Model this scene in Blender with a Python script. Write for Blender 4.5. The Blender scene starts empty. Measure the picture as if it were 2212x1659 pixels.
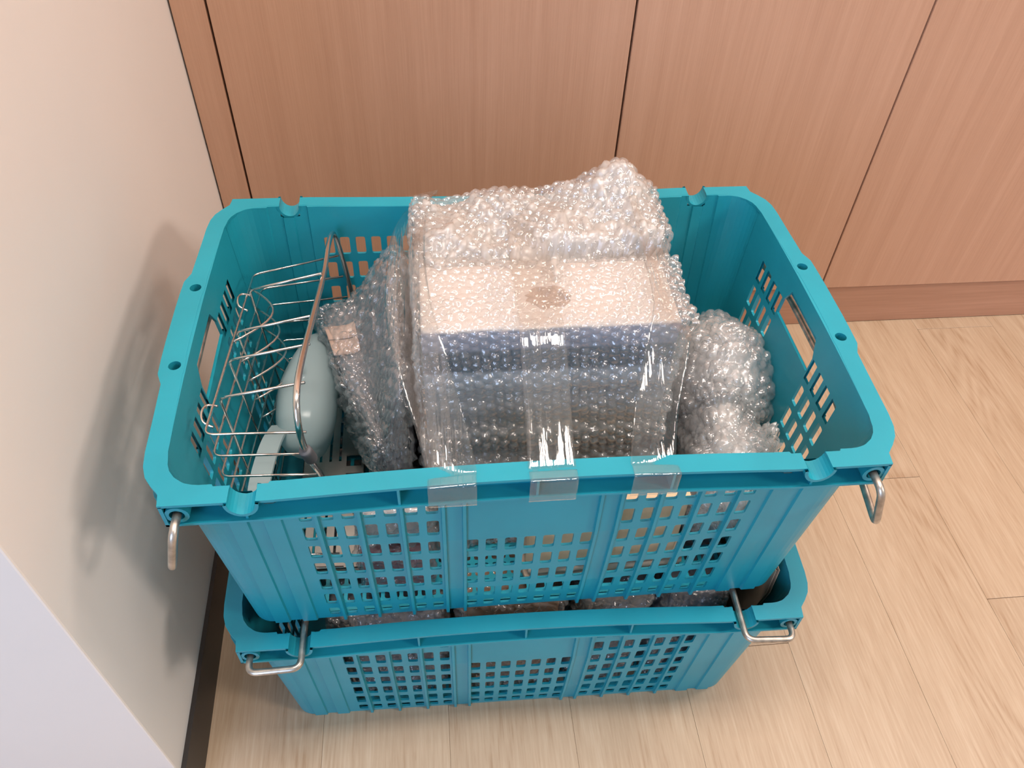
import bpy, bmesh, math, random
import numpy as np
from mathutils import Matrix, Vector

random.seed(7)
rng = np.random.default_rng(7)
scene = bpy.context.scene
COL = scene.collection
PI = math.pi

# ------------------------------------------------------------------ camera
cam_data = bpy.data.cameras.new('camera')
cam = bpy.data.objects.new('camera', cam_data)
COL.objects.link(cam)
cam_data.sensor_fit = 'HORIZONTAL'
cam_data.sensor_width = 36.0
cam_data.lens = 1736.14 / 2212.0 * 36.0
cam_data.clip_start = 0.02
CAM_R = Vector((0.99479504, -0.09615336, 0.0337247))
CAM_U = Vector((0.04672522, 0.72458364, 0.68760112))
CAM_F = Vector((0.09055153, 0.68244639, -0.725305))
m = Matrix.Identity(4)
for i in range(3):
    m[i][0] = CAM_R[i]; m[i][1] = CAM_U[i]; m[i][2] = -CAM_F[i]
m[0][3], m[1][3], m[2][3] = -0.0800517, -0.61092811, 1.09466188
cam.matrix_world = m
scene.camera = cam

# ------------------------------------------------------------------ world, lights, exposure
scene.view_settings.view_transform = 'Standard'
scene.view_settings.look = 'None'
scene.view_settings.gamma = 1.0
scene.view_settings.use_curve_mapping = False
scene.view_settings.exposure = 0.0
scene.cycles.transparent_max_bounces = 14
scene.cycles.max_bounces = 5
scene.cycles.diffuse_bounces = 3
scene.cycles.glossy_bounces = 3
scene.cycles.transmission_bounces = 4
scene.cycles.caustics_reflective = False
scene.cycles.caustics_refractive = False
scene.cycles.use_adaptive_sampling = True
scene.cycles.adaptive_threshold = 0.07
scene.cycles.adaptive_min_samples = 14
scene.cycles.use_light_tree = False

world = bpy.data.worlds.new('room_ambient')
scene.world = world
world.use_nodes = True
bg = world.node_tree.nodes['Background']
bg.inputs[0].default_value = (1.0, 0.95, 0.92, 1)
bg.inputs[1].default_value = 0.37


def area_light(name, loc, target, size, size_y, power, color):
    d = bpy.data.lights.new(name, 'AREA')
    d.shape = 'RECTANGLE'
    d.size = size; d.size_y = size_y
    d.energy = power
    d.color = color
    o = bpy.data.objects.new(name, d)
    COL.objects.link(o)
    o.location = loc
    v = Vector(target) - Vector(loc)
    o.rotation_euler = v.to_track_quat('-Z', 'Y').to_euler()
    return o


# warm ceiling fittings of the room
area_light('ceiling_light_right', (3.1, -1.6, 2.6), (3.1, -1.6, 0), 1.2, 0.6, 98, (1.0, 0.87, 0.77))
area_light('ceiling_light_far', (1.7, 0.1, 2.6), (1.7, 0.1, 0), 0.6, 0.4, 24, (1.0, 0.86, 0.76))
area_light('ceiling_light_overhead', (0.05, -0.30, 2.6), (0.05, -0.30, 0), 0.9, 0.3, 40, (1.0, 0.89, 0.81))
# cool daylight coming from the open room behind and to the left of the camera
area_light('daylight_opening', (-1.6, -2.8, 1.5), (-0.5, 0, 0.5), 1.4, 1.8, 64, (0.50, 0.68, 1.0))

# ------------------------------------------------------------------ constants from the survey of the photograph
YC = 0.5462           # cabinet front plane
HK = 0.0967           # plinth height
G1, G2, G3 = -0.3707, 0.2264, 0.6756
YE = -0.2605          # free end of the left wall
H = 0.2772            # crate height
DZ = 0.2748           # stacking height
CEIL = 2.6


def wall_x(y):
    return -0.4218 - 0.021 * (y - YC)


# ------------------------------------------------------------------ helpers
class MB:
    def __init__(self):
        self.v = []; self.f = []

    def add(self, verts, faces):
        b = len(self.v)
        self.v.extend([tuple(p) for p in verts])
        self.f.extend([tuple(b + i for i in f) for f in faces])

    def box(self, x0, x1, y0, y1, z0, z1):
        self.add([(x0, y0, z0), (x1, y0, z0), (x1, y1, z0), (x0, y1, z0),
                  (x0, y0, z1), (x1, y0, z1), (x1, y1, z1), (x0, y1, z1)],
                 [(0, 3, 2, 1), (4, 5, 6, 7), (0, 1, 5, 4), (1, 2, 6, 5), (2, 3, 7, 6), (3, 0, 4, 7)])

    def hexa(self, lo, hi):
        """8-corner solid: lo and hi are 4 corners each (counter-clockwise seen from above)"""
        self.add(list(lo) + list(hi),
                 [(0, 3, 2, 1), (4, 5, 6, 7), (0, 1, 5, 4), (1, 2, 6, 5), (2, 3, 7, 6), (3, 0, 4, 7)])

    def tube(self, pts, r, n=8, closed=False):
        pts = [Vector(p) for p in pts]
        N = len(pts)
        tang = []
        for i in range(N):
            if closed:
                t = pts[(i + 1) % N] - pts[i - 1]
            else:
                t = pts[min(i + 1, N - 1)] - pts[max(i - 1, 0)]
            tang.append(t.normalized())
        up = Vector((0, 0, 1)) if abs(tang[0].z) < 0.9 else Vector((1, 0, 0))
        nrm = (up - tang[0] * up.dot(tang[0])).normalized()
        verts = []; faces = []
        rr = r if hasattr(r, '__len__') else [r] * N
        for i in range(N):
            if i:
                nrm = (nrm - tang[i] * nrm.dot(tang[i])).normalized()
            b = tang[i].cross(nrm)
            for k in range(n):
                a = 2 * PI * k / n
                verts.append(pts[i] + (nrm * math.cos(a) + b * math.sin(a)) * rr[i])
        for i in range(N if closed else N - 1):
            j = (i + 1) % N
            for k in range(n):
                l = (k + 1) % n
                faces.append((i * n + k, i * n + l, j * n + l, j * n + k))
        if not closed:
            faces.append(tuple(range(n))[::-1])
            faces.append(tuple((N - 1) * n + k for k in range(n)))
        self.add(verts, faces)

    def mesh(self, name, mat, smooth=False):
        me = bpy.data.meshes.new(name)
        me.from_pydata(self.v, [], self.f)
        me.validate()
        if smooth:
            me.polygons.foreach_set('use_smooth', [True] * len(me.polygons))
        me.materials.append(mat)
        return me

    def build(self, name, mat, parent=None, smooth=False, fix=False):
        me = self.mesh(name, mat, smooth)
        if fix:
            bm = bmesh.new(); bm.from_mesh(me)
            bmesh.ops.recalc_face_normals(bm, faces=bm.faces)
            bm.to_mesh(me); bm.free()
        return link(name, me, parent)


def link(name, me, parent=None):
    o = bpy.data.objects.new(name, me)
    COL.objects.link(o)
    if parent:
        o.parent = parent
    return o


def smooth_by_angle(o, deg=35):
    me = o.data
    bm = bmesh.new(); bm.from_mesh(me)
    for f in bm.faces:
        f.smooth = True
    lim = math.radians(deg)
    for e in bm.edges:
        if len(e.link_faces) != 2 or e.calc_face_angle(0) > lim:
            e.smooth = False
    bm.to_mesh(me); bm.free()


def empty(name, loc=(0, 0, 0), rz=0):
    o = bpy.data.objects.new(name, None)
    o.empty_display_size = 0.05
    COL.objects.link(o)
    o.location = loc
    o.rotation_euler = (0, 0, rz)
    return o


def tag(o, label=None, cat=None, group=None, kind=None):
    if label: o['label'] = label
    if cat: o['category'] = cat
    if group: o['group'] = group
    if kind: o['kind'] = kind
    return o


def curve(pts, n=6, closed=False):
    """Catmull-Rom through points"""
    P = [np.array(p, float) for p in pts]
    out = []
    N = len(P)
    rngi = range(N) if closed else range(N - 1)
    for i in rngi:
        if closed:
            a, b, c, d = P[i - 1], P[i], P[(i + 1) % N], P[(i + 2) % N]
        else:
            a = P[i - 1] if i > 0 else 2 * P[0] - P[1]
            b, c = P[i], P[i + 1]
            d = P[i + 2] if i + 2 < N else 2 * P[-1] - P[-2]
        for k in range(n):
            t = k / n
            out.append(tuple(0.5 * ((2 * b) + (c - a) * t + (2 * a - 5 * b + 4 * c - d) * t * t + (3 * b - a - 3 * c + d) * t ** 3)))
    if not closed:
        out.append(tuple(P[-1]))
    return out


def fillet(pts, r, n=5):
    """polyline with rounded corners"""
    P = [Vector(p) for p in pts]
    out = [tuple(P[0])]
    for i in range(1, len(P) - 1):
        a = (P[i - 1] - P[i]); b = (P[i + 1] - P[i])
        d = min(r, a.length * 0.45, b.length * 0.45)
        p0 = P[i] + a.normalized() * d
        p1 = P[i] + b.normalized() * d
        for k in range(n + 1):
            t = k / n
            out.append(tuple(p0 * (1 - t) ** 2 + P[i] * 2 * t * (1 - t) + p1 * t * t))
    out.append(tuple(P[-1]))
    return out


# ------------------------------------------------------------------ materials
def new_mat(name):
    mt = bpy.data.materials.new(name)
    mt.use_nodes = True
    nt = mt.node_tree
    b = nt.nodes['Principled BSDF']
    return mt, nt, b


def simple(name, col, rough=0.5, metal=0.0, spec=0.5, noise=0.0, nscale=40, bump=0.0):
    mt, nt, b = new_mat(name)
    b.inputs['Base Color'].default_value = (*col, 1)
    b.inputs['Roughness'].default_value = rough
    b.inputs['Metallic'].default_value = metal
    b.inputs['Specular IOR Level'].default_value = spec
    if noise or bump:
        tc = nt.nodes.new('ShaderNodeTexCoord')
        nz = nt.nodes.new('ShaderNodeTexNoise')
        nz.inputs['Scale'].default_value = nscale
        nz.inputs['Detail'].default_value = 4
        nt.links.new(tc.outputs['Object'], nz.inputs['Vector'])
        if noise:
            rp = nt.nodes.new('ShaderNodeValToRGB')
            rp.color_ramp.elements[0].position = 0.3
            rp.color_ramp.elements[1].position = 0.7
            rp.color_ramp.elements[0].color = (*[c * (1 - noise) for c in col], 1)
            rp.color_ramp.elements[1].color = (*[min(1, c * (1 + noise)) for c in col], 1)
            nt.links.new(nz.outputs['Fac'], rp.inputs['Fac'])
            nt.links.new(rp.outputs['Color'], b.inputs['Base Color'])
        if bump:
            bp = nt.nodes.new('ShaderNodeBump')
            bp.inputs['Strength'].default_value = bump
            bp.inputs['Distance'].default_value = 0.002
            nt.links.new(nz.outputs['Fac'], bp.inputs['Height'])
            nt.links.new(bp.outputs['Normal'], b.inputs['Normal'])
    return mt


def wood(name, c_dark, c_mid, c_light, stretch, scale, rough=0.42, rand=False, figure=0.0, bump=0.05):
    """stretch: scale of the object coordinates (small along the grain)"""
    mt, nt, b = new_mat(name)
    N, L = nt.nodes, nt.links
    tc = N.new('ShaderNodeTexCoord')
    mp = N.new('ShaderNodeMapping')
    mp.inputs['Scale'].default_value = stretch
    L.new(tc.outputs['Object'], mp.inputs['Vector'])
    src = mp.outputs['Vector']
    oi = N.new('ShaderNodeObjectInfo')
    if rand:
        mul = N.new('ShaderNodeVectorMath'); mul.operation = 'SCALE'
        mul.inputs[0].default_value = (13.1, 29.7, 5.3)
        L.new(oi.outputs['Random'], mul.inputs['Scale'])
        ad = N.new('ShaderNodeVectorMath'); ad.operation = 'ADD'
        L.new(src, ad.inputs[0]); L.new(mul.outputs['Vector'], ad.inputs[1])
        src = ad.outputs['Vector']
    # fine pores
    n1 = N.new('ShaderNodeTexNoise')
    n1.inputs['Scale'].default_value = scale
    n1.inputs['Detail'].default_value = 5
    n1.inputs['Roughness'].default_value = 0.65
    L.new(src, n1.inputs['Vector'])
    # broad tone
    n2 = N.new('ShaderNodeTexNoise')
    n2.inputs['Scale'].default_value = scale * 0.12
    n2.inputs['Detail'].default_value = 3
    n2.inputs['Distortion'].default_value = figure
    L.new(src, n2.inputs['Vector'])
    mx = N.new('ShaderNodeMath'); mx.operation = 'MULTIPLY_ADD'
    mx.inputs[1].default_value = 0.55
    L.new(n1.outputs['Fac'], mx.inputs[0])
    ml = N.new('ShaderNodeMath'); ml.operation = 'MULTIPLY'
    ml.inputs[1].default_value = 0.45
    L.new(n2.outputs['Fac'], ml.inputs[0])
    L.new(ml.outputs[0], mx.inputs[2])
    val = mx.outputs[0]
    if figure:
        # cathedral figure: rings of a stretched, warped distance field
        wv = N.new('ShaderNodeTexWave')
        wv.wave_type = 'BANDS'; wv.bands_direction = 'X'
        wv.inputs['Scale'].default_value = scale * 0.10
        wv.inputs['Distortion'].default_value = 9.0
        wv.inputs['Detail'].default_value = 2.0
        wv.inputs['Detail Scale'].default_value = 0.35
        L.new(src, wv.inputs['Vector'])
        a2 = N.new('ShaderNodeMath'); a2.operation = 'MULTIPLY_ADD'
        a2.inputs[1].default_value = 0.09
        L.new(wv.outputs['Fac'], a2.inputs[0])
        sb = N.new('ShaderNodeMath'); sb.operation = 'SUBTRACT'
        sb.inputs[1].default_value = 0.045
        L.new(val, sb.inputs[0])
        L.new(sb.outputs[0], a2.inputs[2])
        val = a2.outputs[0]
    rp = N.new('ShaderNodeValToRGB')
    e = rp.color_ramp.elements
    e[0].position = 0.34; e[0].color = (*c_dark, 1)
    e[1].position = 0.66; e[1].color = (*c_light, 1)
    md = e.new(0.5); md.color = (*c_mid, 1)
    L.new(val, rp.inputs['Fac'])
    out = rp.outputs['Color']
    if rand:
        hs = N.new('ShaderNodeHueSaturation')
        mr = N.new('ShaderNodeMapRange')
        mr.inputs['To Min'].default_value = 0.95; mr.inputs['To Max'].default_value = 1.05
        L.new(oi.outputs['Random'], mr.inputs['Value'])
        L.new(mr.outputs['Result'], hs.inputs['Value'])
        L.new(out, hs.inputs['Color'])
        out = hs.outputs['Color']
    L.new(out, b.inputs['Base Color'])
    b.inputs['Roughness'].default_value = rough
    bp = N.new('ShaderNodeBump')
    bp.inputs['Strength'].default_value = bump
    bp.inputs['Distance'].default_value = 0.001
    L.new(n1.outputs['Fac'], bp.inputs['Height'])
    L.new(bp.outputs['Normal'], b.inputs['Normal'])
    return mt


def film(name, tint, milk, rough, gloss_min=0.04, ior=4.0, wrinkle=0.0, wscale=(60, 60, 60), milk_col=(0.88, 0.87, 0.86)):
    """thin clear plastic: transparent, a little milky, with sharp reflections"""
    mt = bpy.data.materials.new(name)
    mt.use_nodes = True
    nt = mt.node_tree
    N, L = nt.nodes, nt.links
    for n in list(N):
        if n.type != 'OUTPUT_MATERIAL':
            N.remove(n)
    out = N['Material Output']
    tr = N.new('ShaderNodeBsdfTransparent'); tr.inputs['Color'].default_value = (*tint, 1)
    df = N.new('ShaderNodeBsdfDiffuse'); df.inputs['Color'].default_value = (*milk_col, 1)
    tl = N.new('ShaderNodeBsdfTranslucent'); tl.inputs['Color'].default_value = (*milk_col, 1)
    gl = N.new('ShaderNodeBsdfGlossy'); gl.inputs['Roughness'].default_value = rough
    gl.inputs['Color'].default_value = (1, 1, 1, 1)
    mk = N.new('ShaderNodeMixShader'); mk.inputs['Fac'].default_value = 0.4
    L.new(df.outputs[0], mk.inputs[1]); L.new(tl.outputs[0], mk.inputs[2])
    m1 = N.new('ShaderNodeMixShader'); m1.inputs['Fac'].default_value = milk
    L.new(tr.outputs[0], m1.inputs[1]); L.new(mk.outputs[0], m1.inputs[2])
    lw = N.new('ShaderNodeLayerWeight'); lw.inputs['Blend'].default_value = 0.5
    pw = N.new('ShaderNodeMath'); pw.operation = 'POWER'; pw.inputs[1].default_value = ior
    L.new(lw.outputs['Facing'], pw.inputs[0])
    mn = N.new('ShaderNodeMath'); mn.operation = 'MULTIPLY_ADD'
    mn.inputs[1].default_value = 0.6; mn.inputs[2].default_value = gloss_min
    L.new(pw.outputs[0], mn.inputs[0])
    m2 = N.new('ShaderNodeMixShader')
    L.new(mn.outputs[0], m2.inputs['Fac'])
    L.new(m1.outputs[0], m2.inputs[1]); L.new(gl.outputs[0], m2.inputs[2])
    L.new(m2.outputs[0], out.inputs['Surface'])
    if wrinkle:
        tc = N.new('ShaderNodeTexCoord')
        mp = N.new('ShaderNodeMapping'); mp.inputs['Scale'].default_value = wscale
        nz = N.new('ShaderNodeTexNoise'); nz.inputs['Scale'].default_value = 1.0
        nz.inputs['Detail'].default_value = 3
        bp = N.new('ShaderNodeBump'); bp.inputs['Strength'].default_value = wrinkle
        bp.inputs['Distance'].default_value = 0.004
        L.new(tc.outputs['Object'], mp.inputs['Vector']); L.new(mp.outputs[0], nz.inputs['Vector'])
        L.new(nz.outputs['Fac'], bp.inputs['Height'])
        L.new(bp.outputs['Normal'], gl.inputs['Normal'])
    return mt


M = {}
M['teal'] = simple('teal_plastic', (0.014, 0.285, 0.372), rough=0.35, spec=0.45, noise=0.06, nscale=14, bump=0.06)
M['steel_rod'] = simple('galvanised_rod', (0.50, 0.46, 0.41), rough=0.38, metal=0.9, noise=0.35, nscale=90)
M['chrome'] = simple('chromed_wire', (0.72, 0.68, 0.64), rough=0.18, metal=1.0)
M['tray_steel'] = simple('brushed_steel', (0.50, 0.47, 0.43), rough=0.42, metal=0.6, noise=0.12, nscale=30)
M['rubber'] = simple('grey_rubber', (0.10, 0.10, 0.11), rough=0.6)
M['wall'] = simple('wall_paint', (0.82, 0.772, 0.735), rough=0.42, spec=0.4, noise=0.012, nscale=6, bump=0.02)
M['black_base'] = simple('black_skirting', (0.016, 0.012, 0.011), rough=0.4)
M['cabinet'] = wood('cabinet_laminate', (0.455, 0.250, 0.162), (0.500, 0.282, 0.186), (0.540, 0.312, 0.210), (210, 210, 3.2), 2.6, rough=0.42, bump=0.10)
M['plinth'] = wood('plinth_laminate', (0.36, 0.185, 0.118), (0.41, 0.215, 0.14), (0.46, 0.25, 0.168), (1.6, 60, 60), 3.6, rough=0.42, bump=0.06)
M['gap'] = simple('cupboard_core_dark', (0.035, 0.014, 0.010), rough=0.8)
def oak_plank():
    """pale oak: fibrous flecks, soft tone and cathedral rings, shifted from plank to plank"""
    mt, nt, b = new_mat('floor_plank_vinyl')
    N, L = nt.nodes, nt.links
    tc = N.new('ShaderNodeTexCoord'); oi = N.new('ShaderNodeObjectInfo')
    mul = N.new('ShaderNodeVectorMath'); mul.operation = 'SCALE'; mul.inputs[0].default_value = (0.9, 3.7, 0.0)
    L.new(oi.outputs['Random'], mul.inputs['Scale'])
    ad = N.new('ShaderNodeVectorMath'); ad.operation = 'ADD'
    L.new(tc.outputs['Object'], ad.inputs[0]); L.new(mul.outputs['Vector'], ad.inputs[1])

    def noise(scale, detail=3, dist=0.0, rough=0.55):
        mp = N.new('ShaderNodeMapping'); mp.inputs['Scale'].default_value = scale
        nz = N.new('ShaderNodeTexNoise'); nz.inputs['Scale'].default_value = 1.0
        nz.inputs['Detail'].default_value = detail; nz.inputs['Distortion'].default_value = dist
        nz.inputs['Roughness'].default_value = rough
        L.new(ad.outputs[0], mp.inputs['Vector']); L.new(mp.outputs[0], nz.inputs['Vector'])
        return nz.outputs['Fac']

    def mth(op, a_, b_):
        n = N.new('ShaderNodeMath'); n.operation = op
        for i_, v_ in ((0, a_), (1, b_)):
            if isinstance(v_, (int, float)): n.inputs[i_].default_value = v_
            else: L.new(v_, n.inputs[i_])
        return n.outputs[0]

    fib = noise((330, 16, 20), 3, 0.3, 0.6)          # short dark flecks
    fib2 = noise((130, 6, 20), 2, 0.2)
    tone = noise((13, 1.6, 4), 2, 0.6)               # slow tone drift
    figf = noise((8.5, 1.15, 3), 1, 0.4)             # field whose contours are the cathedral rings
    ring = N.new('ShaderNodeMath'); ring.operation = 'SINE'
    L.new(mth('MULTIPLY', figf, 150.0), ring.inputs[0])
    gate = N.new('ShaderNodeMapRange'); gate.interpolation_type = 'SMOOTHSTEP'
    gate.inputs['From Min'].default_value = 0.48; gate.inputs['From Max'].default_value = 0.66
    L.new(noise((6, 1.3, 3), 1, 0.0), gate.inputs['Value'])
    rg = mth('MULTIPLY', mth('MULTIPLY', ring.outputs[0], gate.outputs[0]), 0.055)
    v = mth('ADD', mth('MULTIPLY', fib, 0.42), mth('MULTIPLY', fib2, 0.28))
    v = mth('ADD', v, mth('MULTIPLY', tone, 0.30))
    v = mth('ADD', v, rg)
    rp = N.new('ShaderNodeValToRGB'); e = rp.color_ramp.elements
    e[0].position = 0.36; e[0].color = (0.355, 0.232, 0.140, 1)
    e[1].position = 0.64; e[1].color = (0.505, 0.383, 0.270, 1)
    k1 = e.new(0.45); k1.color = (0.428, 0.305, 0.202, 1)
    k2 = e.new(0.55); k2.color = (0.466, 0.342, 0.232, 1)
    L.new(v, rp.inputs['Fac'])
    hs = N.new('ShaderNodeHueSaturation')
    mr = N.new('ShaderNodeMapRange'); mr.inputs['To Min'].default_value = 0.97; mr.inputs['To Max'].default_value = 1.03
    L.new(oi.outputs['Random'], mr.inputs['Value']); L.new(mr.outputs['Result'], hs.inputs['Value'])
    L.new(rp.outputs['Color'], hs.inputs['Color'])
    L.new(hs.outputs['Color'], b.inputs['Base Color'])
    b.inputs['Roughness'].default_value = 0.40
    bp = N.new('ShaderNodeBump'); bp.inputs['Strength'].default_value = 0.12; bp.inputs['Distance'].default_value = 0.0008
    L.new(fib, bp.inputs['Height']); L.new(bp.outputs['Normal'], b.inputs['Normal'])
    return mt


M['plank'] = oak_plank()
M['subfloor'] = simple('plank_joint_dark', (0.20, 0.10, 0.05), rough=0.8)
M['wrap'] = film('bubble_wrap_film', (0.97, 0.975, 0.98), 0.18, 0.05, gloss_min=0.12, ior=2.6, wrinkle=0.40, wscale=(210, 210, 210))
M['wrap_grey'] = film('bubble_wrap_film_thin', (0.95, 0.96, 0.97), 0.12, 0.05, gloss_min=0.12, ior=2.6, wrinkle=0.45, wscale=(210, 210, 210))
M['wrap_milky'] = film('bubble_wrap_layers', (0.97, 0.97, 0.97), 0.34, 0.05, gloss_min=0.11, ior=2.8, wrinkle=0.5, wscale=(200, 200, 200), milk_col=(0.95, 0.94, 0.92))
M['wrap_heap'] = film('bubble_wrap_gathered', (0.95, 0.93, 0.91), 0.50, 0.07, gloss_min=0.10, ior=3.2, wrinkle=0.6, wscale=(200, 200, 200), milk_col=(0.92, 0.86, 0.81))
M['tape'] = film('packing_tape', (0.985, 0.98, 0.97), 0.02, 0.05, gloss_min=0.06, ior=4.5, wrinkle=0.45, wscale=(160, 9, 9))
M['kraft'] = simple('kraft_cardboard', (0.76, 0.54, 0.34), rough=0.8, noise=0.08, nscale=30)
M['corrugated'] = simple('brown_corrugated_board', (0.36, 0.255, 0.175), rough=0.85, noise=0.12, nscale=40)
M['cloth'] = simple('beige_cloth', (0.52, 0.39, 0.29), rough=0.9, noise=0.12, nscale=60, bump=0.4)
M['wine'] = simple('wine_red_card', (0.23, 0.035, 0.065), rough=0.5, noise=0.2, nscale=25)
M['grey_item'] = simple('dark_grey_appliance', (0.17, 0.17, 0.18), rough=0.5, noise=0.3, nscale=14)
M['label'] = simple('tan_label_paper', (0.60, 0.42, 0.33), rough=0.7)
M['sticker'] = simple('brown_sticker', (0.40, 0.28, 0.21), rough=0.6, noise=0.35, nscale=120)
M['packet'] = simple('light_grey_packet', (0.42, 0.39, 0.38), rough=0.5, noise=0.25, nscale=40)
M['white_item'] = simple('off_white_item', (0.85, 0.82, 0.79), rough=0.5, noise=0.06, nscale=12)
M['brown_item'] = simple('brown_carton', (0.36, 0.19, 0.09), rough=0.75, noise=0.2, nscale=25)
M['slate_item'] = simple('slate_grey_item', (0.13, 0.14, 0.17), rough=0.5, noise=0.3, nscale=20)


def translucent_plastic():
    mt, nt, b = new_mat('milky_translucent_plastic')
    b.inputs['Base Color'].default_value = (0.66, 0.79, 0.81, 1)
    b.inputs['Roughness'].default_value = 0.22
    N, L = nt.nodes, nt.links
    tr = N.new('ShaderNodeBsdfTransparent'); tr.inputs['Color'].default_value = (0.80, 0.90, 0.91, 1)
    tl = N.new('ShaderNodeBsdfTranslucent'); tl.inputs['Color'].default_value = (0.62, 0.76, 0.78, 1)
    m1 = N.new('ShaderNodeMixShader'); m1.inputs['Fac'].default_value = 0.45
    L.new(b.outputs[0], m1.inputs[1]); L.new(tl.outputs[0], m1.inputs[2])
    m2 = N.new('ShaderNodeMixShader'); m2.inputs['Fac'].default_value = 0.30
    L.new(m1.outputs[0], m2.inputs[1]); L.new(tr.outputs[0], m2.inputs[2])
    L.new(m2.outputs[0], N['Material Output'].inputs['Surface'])
    return mt


M['cup'] = translucent_plastic()


def carton_print():
    """flat print of the appliance carton: cream lid, grey-blue bands round the sides"""
    mt, nt, b = new_mat('appliance_carton_print')
    N, L = nt.nodes, nt.links
    tc = N.new('ShaderNodeTexCoord')
    sp = N.new('ShaderNodeSeparateXYZ'); L.new(tc.outputs['Object'], sp.inputs[0])
    mr = N.new('ShaderNodeMapRange')
    mr.inputs['From Min'].default_value = 0.0; mr.inputs['From Max'].default_value = 0.3185
    L.new(sp.outputs['Z'], mr.inputs['Value'])
    nz = N.new('ShaderNodeTexNoise'); nz.inputs['Scale'].default_value = 18
    L.new(tc.outputs['Object'], nz.inputs['Vector'])
    ma = N.new('ShaderNodeMath'); ma.operation = 'MULTIPLY_ADD'; ma.inputs[1].default_value = 0.03
    L.new(nz.outputs['Fac'], ma.inputs[0]); 
    sb = N.new('ShaderNodeMath'); sb.operation = 'SUBTRACT'; sb.inputs[1].default_value = 0.015
    L.new(mr.outputs[0], sb.inputs[0]); L.new(sb.outputs[0], ma.inputs[2])
    rp = N.new('ShaderNodeValToRGB')
    rp.color_ramp.interpolation = 'EASE'
    cols = [(0.0, (0.20, 0.16, 0.14)), (0.42, (0.26, 0.22, 0.20)), (0.45, (0.07, 0.065, 0.07)), (0.51, (0.08, 0.075, 0.075)),
            (0.53, (0.33, 0.31, 0.31)), (0.65, (0.32, 0.32, 0.34)), (0.67, (0.42, 0.41, 0.42)), (0.81, (0.37, 0.39, 0.42)),
            (0.83, (0.075, 0.08, 0.10)), (0.905, (0.09, 0.095, 0.12)), (0.92, (0.27, 0.27, 0.34)), (0.985, (0.31, 0.31, 0.39)),
            (0.993, (0.66, 0.58, 0.52)), (1.0, (0.66, 0.58, 0.52))]
    e = rp.color_ramp.elements
    e[0].position = cols[0][0]; e[0].color = (*cols[0][1], 1)
    e[1].position = cols[-1][0]; e[1].color = (*cols[-1][1], 1)
    for pz_, c in cols[1:-1]:
        k = e.new(pz_); k.color = (*c, 1)
    L.new(ma.outputs[0], rp.inputs['Fac'])
    # cream lid where the face looks up
    gm = N.new('ShaderNodeNewGeometry')
    sn = N.new('ShaderNodeSeparateXYZ'); L.new(gm.outputs['Normal'], sn.inputs[0])
    gt = N.new('ShaderNodeMath'); gt.operation = 'GREATER_THAN'; gt.inputs[1].default_value = 0.5
    L.new(sn.outputs['Z'], gt.inputs[0])
    mx = N.new('ShaderNodeMix'); mx.data_type = 'RGBA'
    L.new(gt.outputs[0], mx.inputs['Factor'])
    L.new(rp.outputs['Color'], mx.inputs['A'])
    mx.inputs['B'].default_value = (0.66, 0.575, 0.52, 1)
    L.new(mx.outputs['Result'], b.inputs['Base Color'])
    b.inputs['Roughness'].default_value = 0.5
    return mt


M['carton'] = carton_print()

# ------------------------------------------------------------------ the setting
# floor: dark bed with single planks on it
mb = MB(); mb.box(-1.4, 2.4, -1.7, 0.62, -0.05, -0.0025)
floor = tag(mb.build('floor', M['subfloor']), 'pale oak vinyl plank floor under the crates', kind='structure')
PW = 0.1655
x = 0.0777 - PW * 9
joints = {0.0777 + PW * 3: 0.154, 0.0777 + PW: -0.124, 0.0777 + PW * 4: -0.0795}
k = -9
while x < 2.35:
    yj = {3: 0.154, 1: -0.124, 4: -0.0795}.get(k)
    if yj is None:
        yj = -0.9 + 0.37 * ((k * 5) % 7) / 7.0 if k < 2 else -0.7 + 1.1 * ((k * 3) % 5) / 5.0
    y0 = -1.69
    cuts = [c for c in (yj - 1.22, yj, yj + 1.22) if -1.69 < c < YC + 0.03]
    seg = [-1.69] + cuts + [YC + 0.03]
    for a, b_ in zip(seg[:-1], seg[1:]):
        mb = MB(); g = 0.0004; gx = 0.00012
        x0, x1, ya, yb = x + gx, x + PW - gx, a + g, b_ - g
        c = 0.0003
        mb.add([(x0, ya, -0.0025), (x1, ya, -0.0025), (x1, yb, -0.0025), (x0, yb, -0.0025),
                (x0, ya, -c), (x1, ya, -c), (x1, yb, -c), (x0, yb, -c),
                (x0 + c, ya + c, 0), (x1 - c, ya + c, 0), (x1 - c, yb - c, 0), (x0 + c, yb - c, 0)],
               [(0, 1, 5, 4), (1, 2, 6, 5), (2, 3, 7, 6), (3, 0, 4, 7), (4, 5, 9, 8), (5, 6, 10, 9), (6, 7, 11, 10), (7, 4, 8, 11), (8, 9, 10, 11)])
        mb.build('plank', M['plank'], floor)
    x += PW; k += 1

# left wall with its free end
mb = MB()
xa, xb = wall_x(YE), wall_x(YC)
mb.hexa([(-1.35, YE, 0), (xa, YE, 0), (xb, YC + 0.06, 0), (-1.35, YC + 0.06, 0)],
        [(-1.35, YE, CEIL), (xa, YE, CEIL), (xb, YC + 0.06, CEIL), (-1.35, YC + 0.06, CEIL)])
wl = mb.build('wall_left', M['wall'])
tag(wl, 'plain off-white painted wall left of the crates', kind='structure')
bev = wl.modifiers.new('edge', 'BEVEL'); bev.width = 0.002; bev.segments = 2
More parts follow.
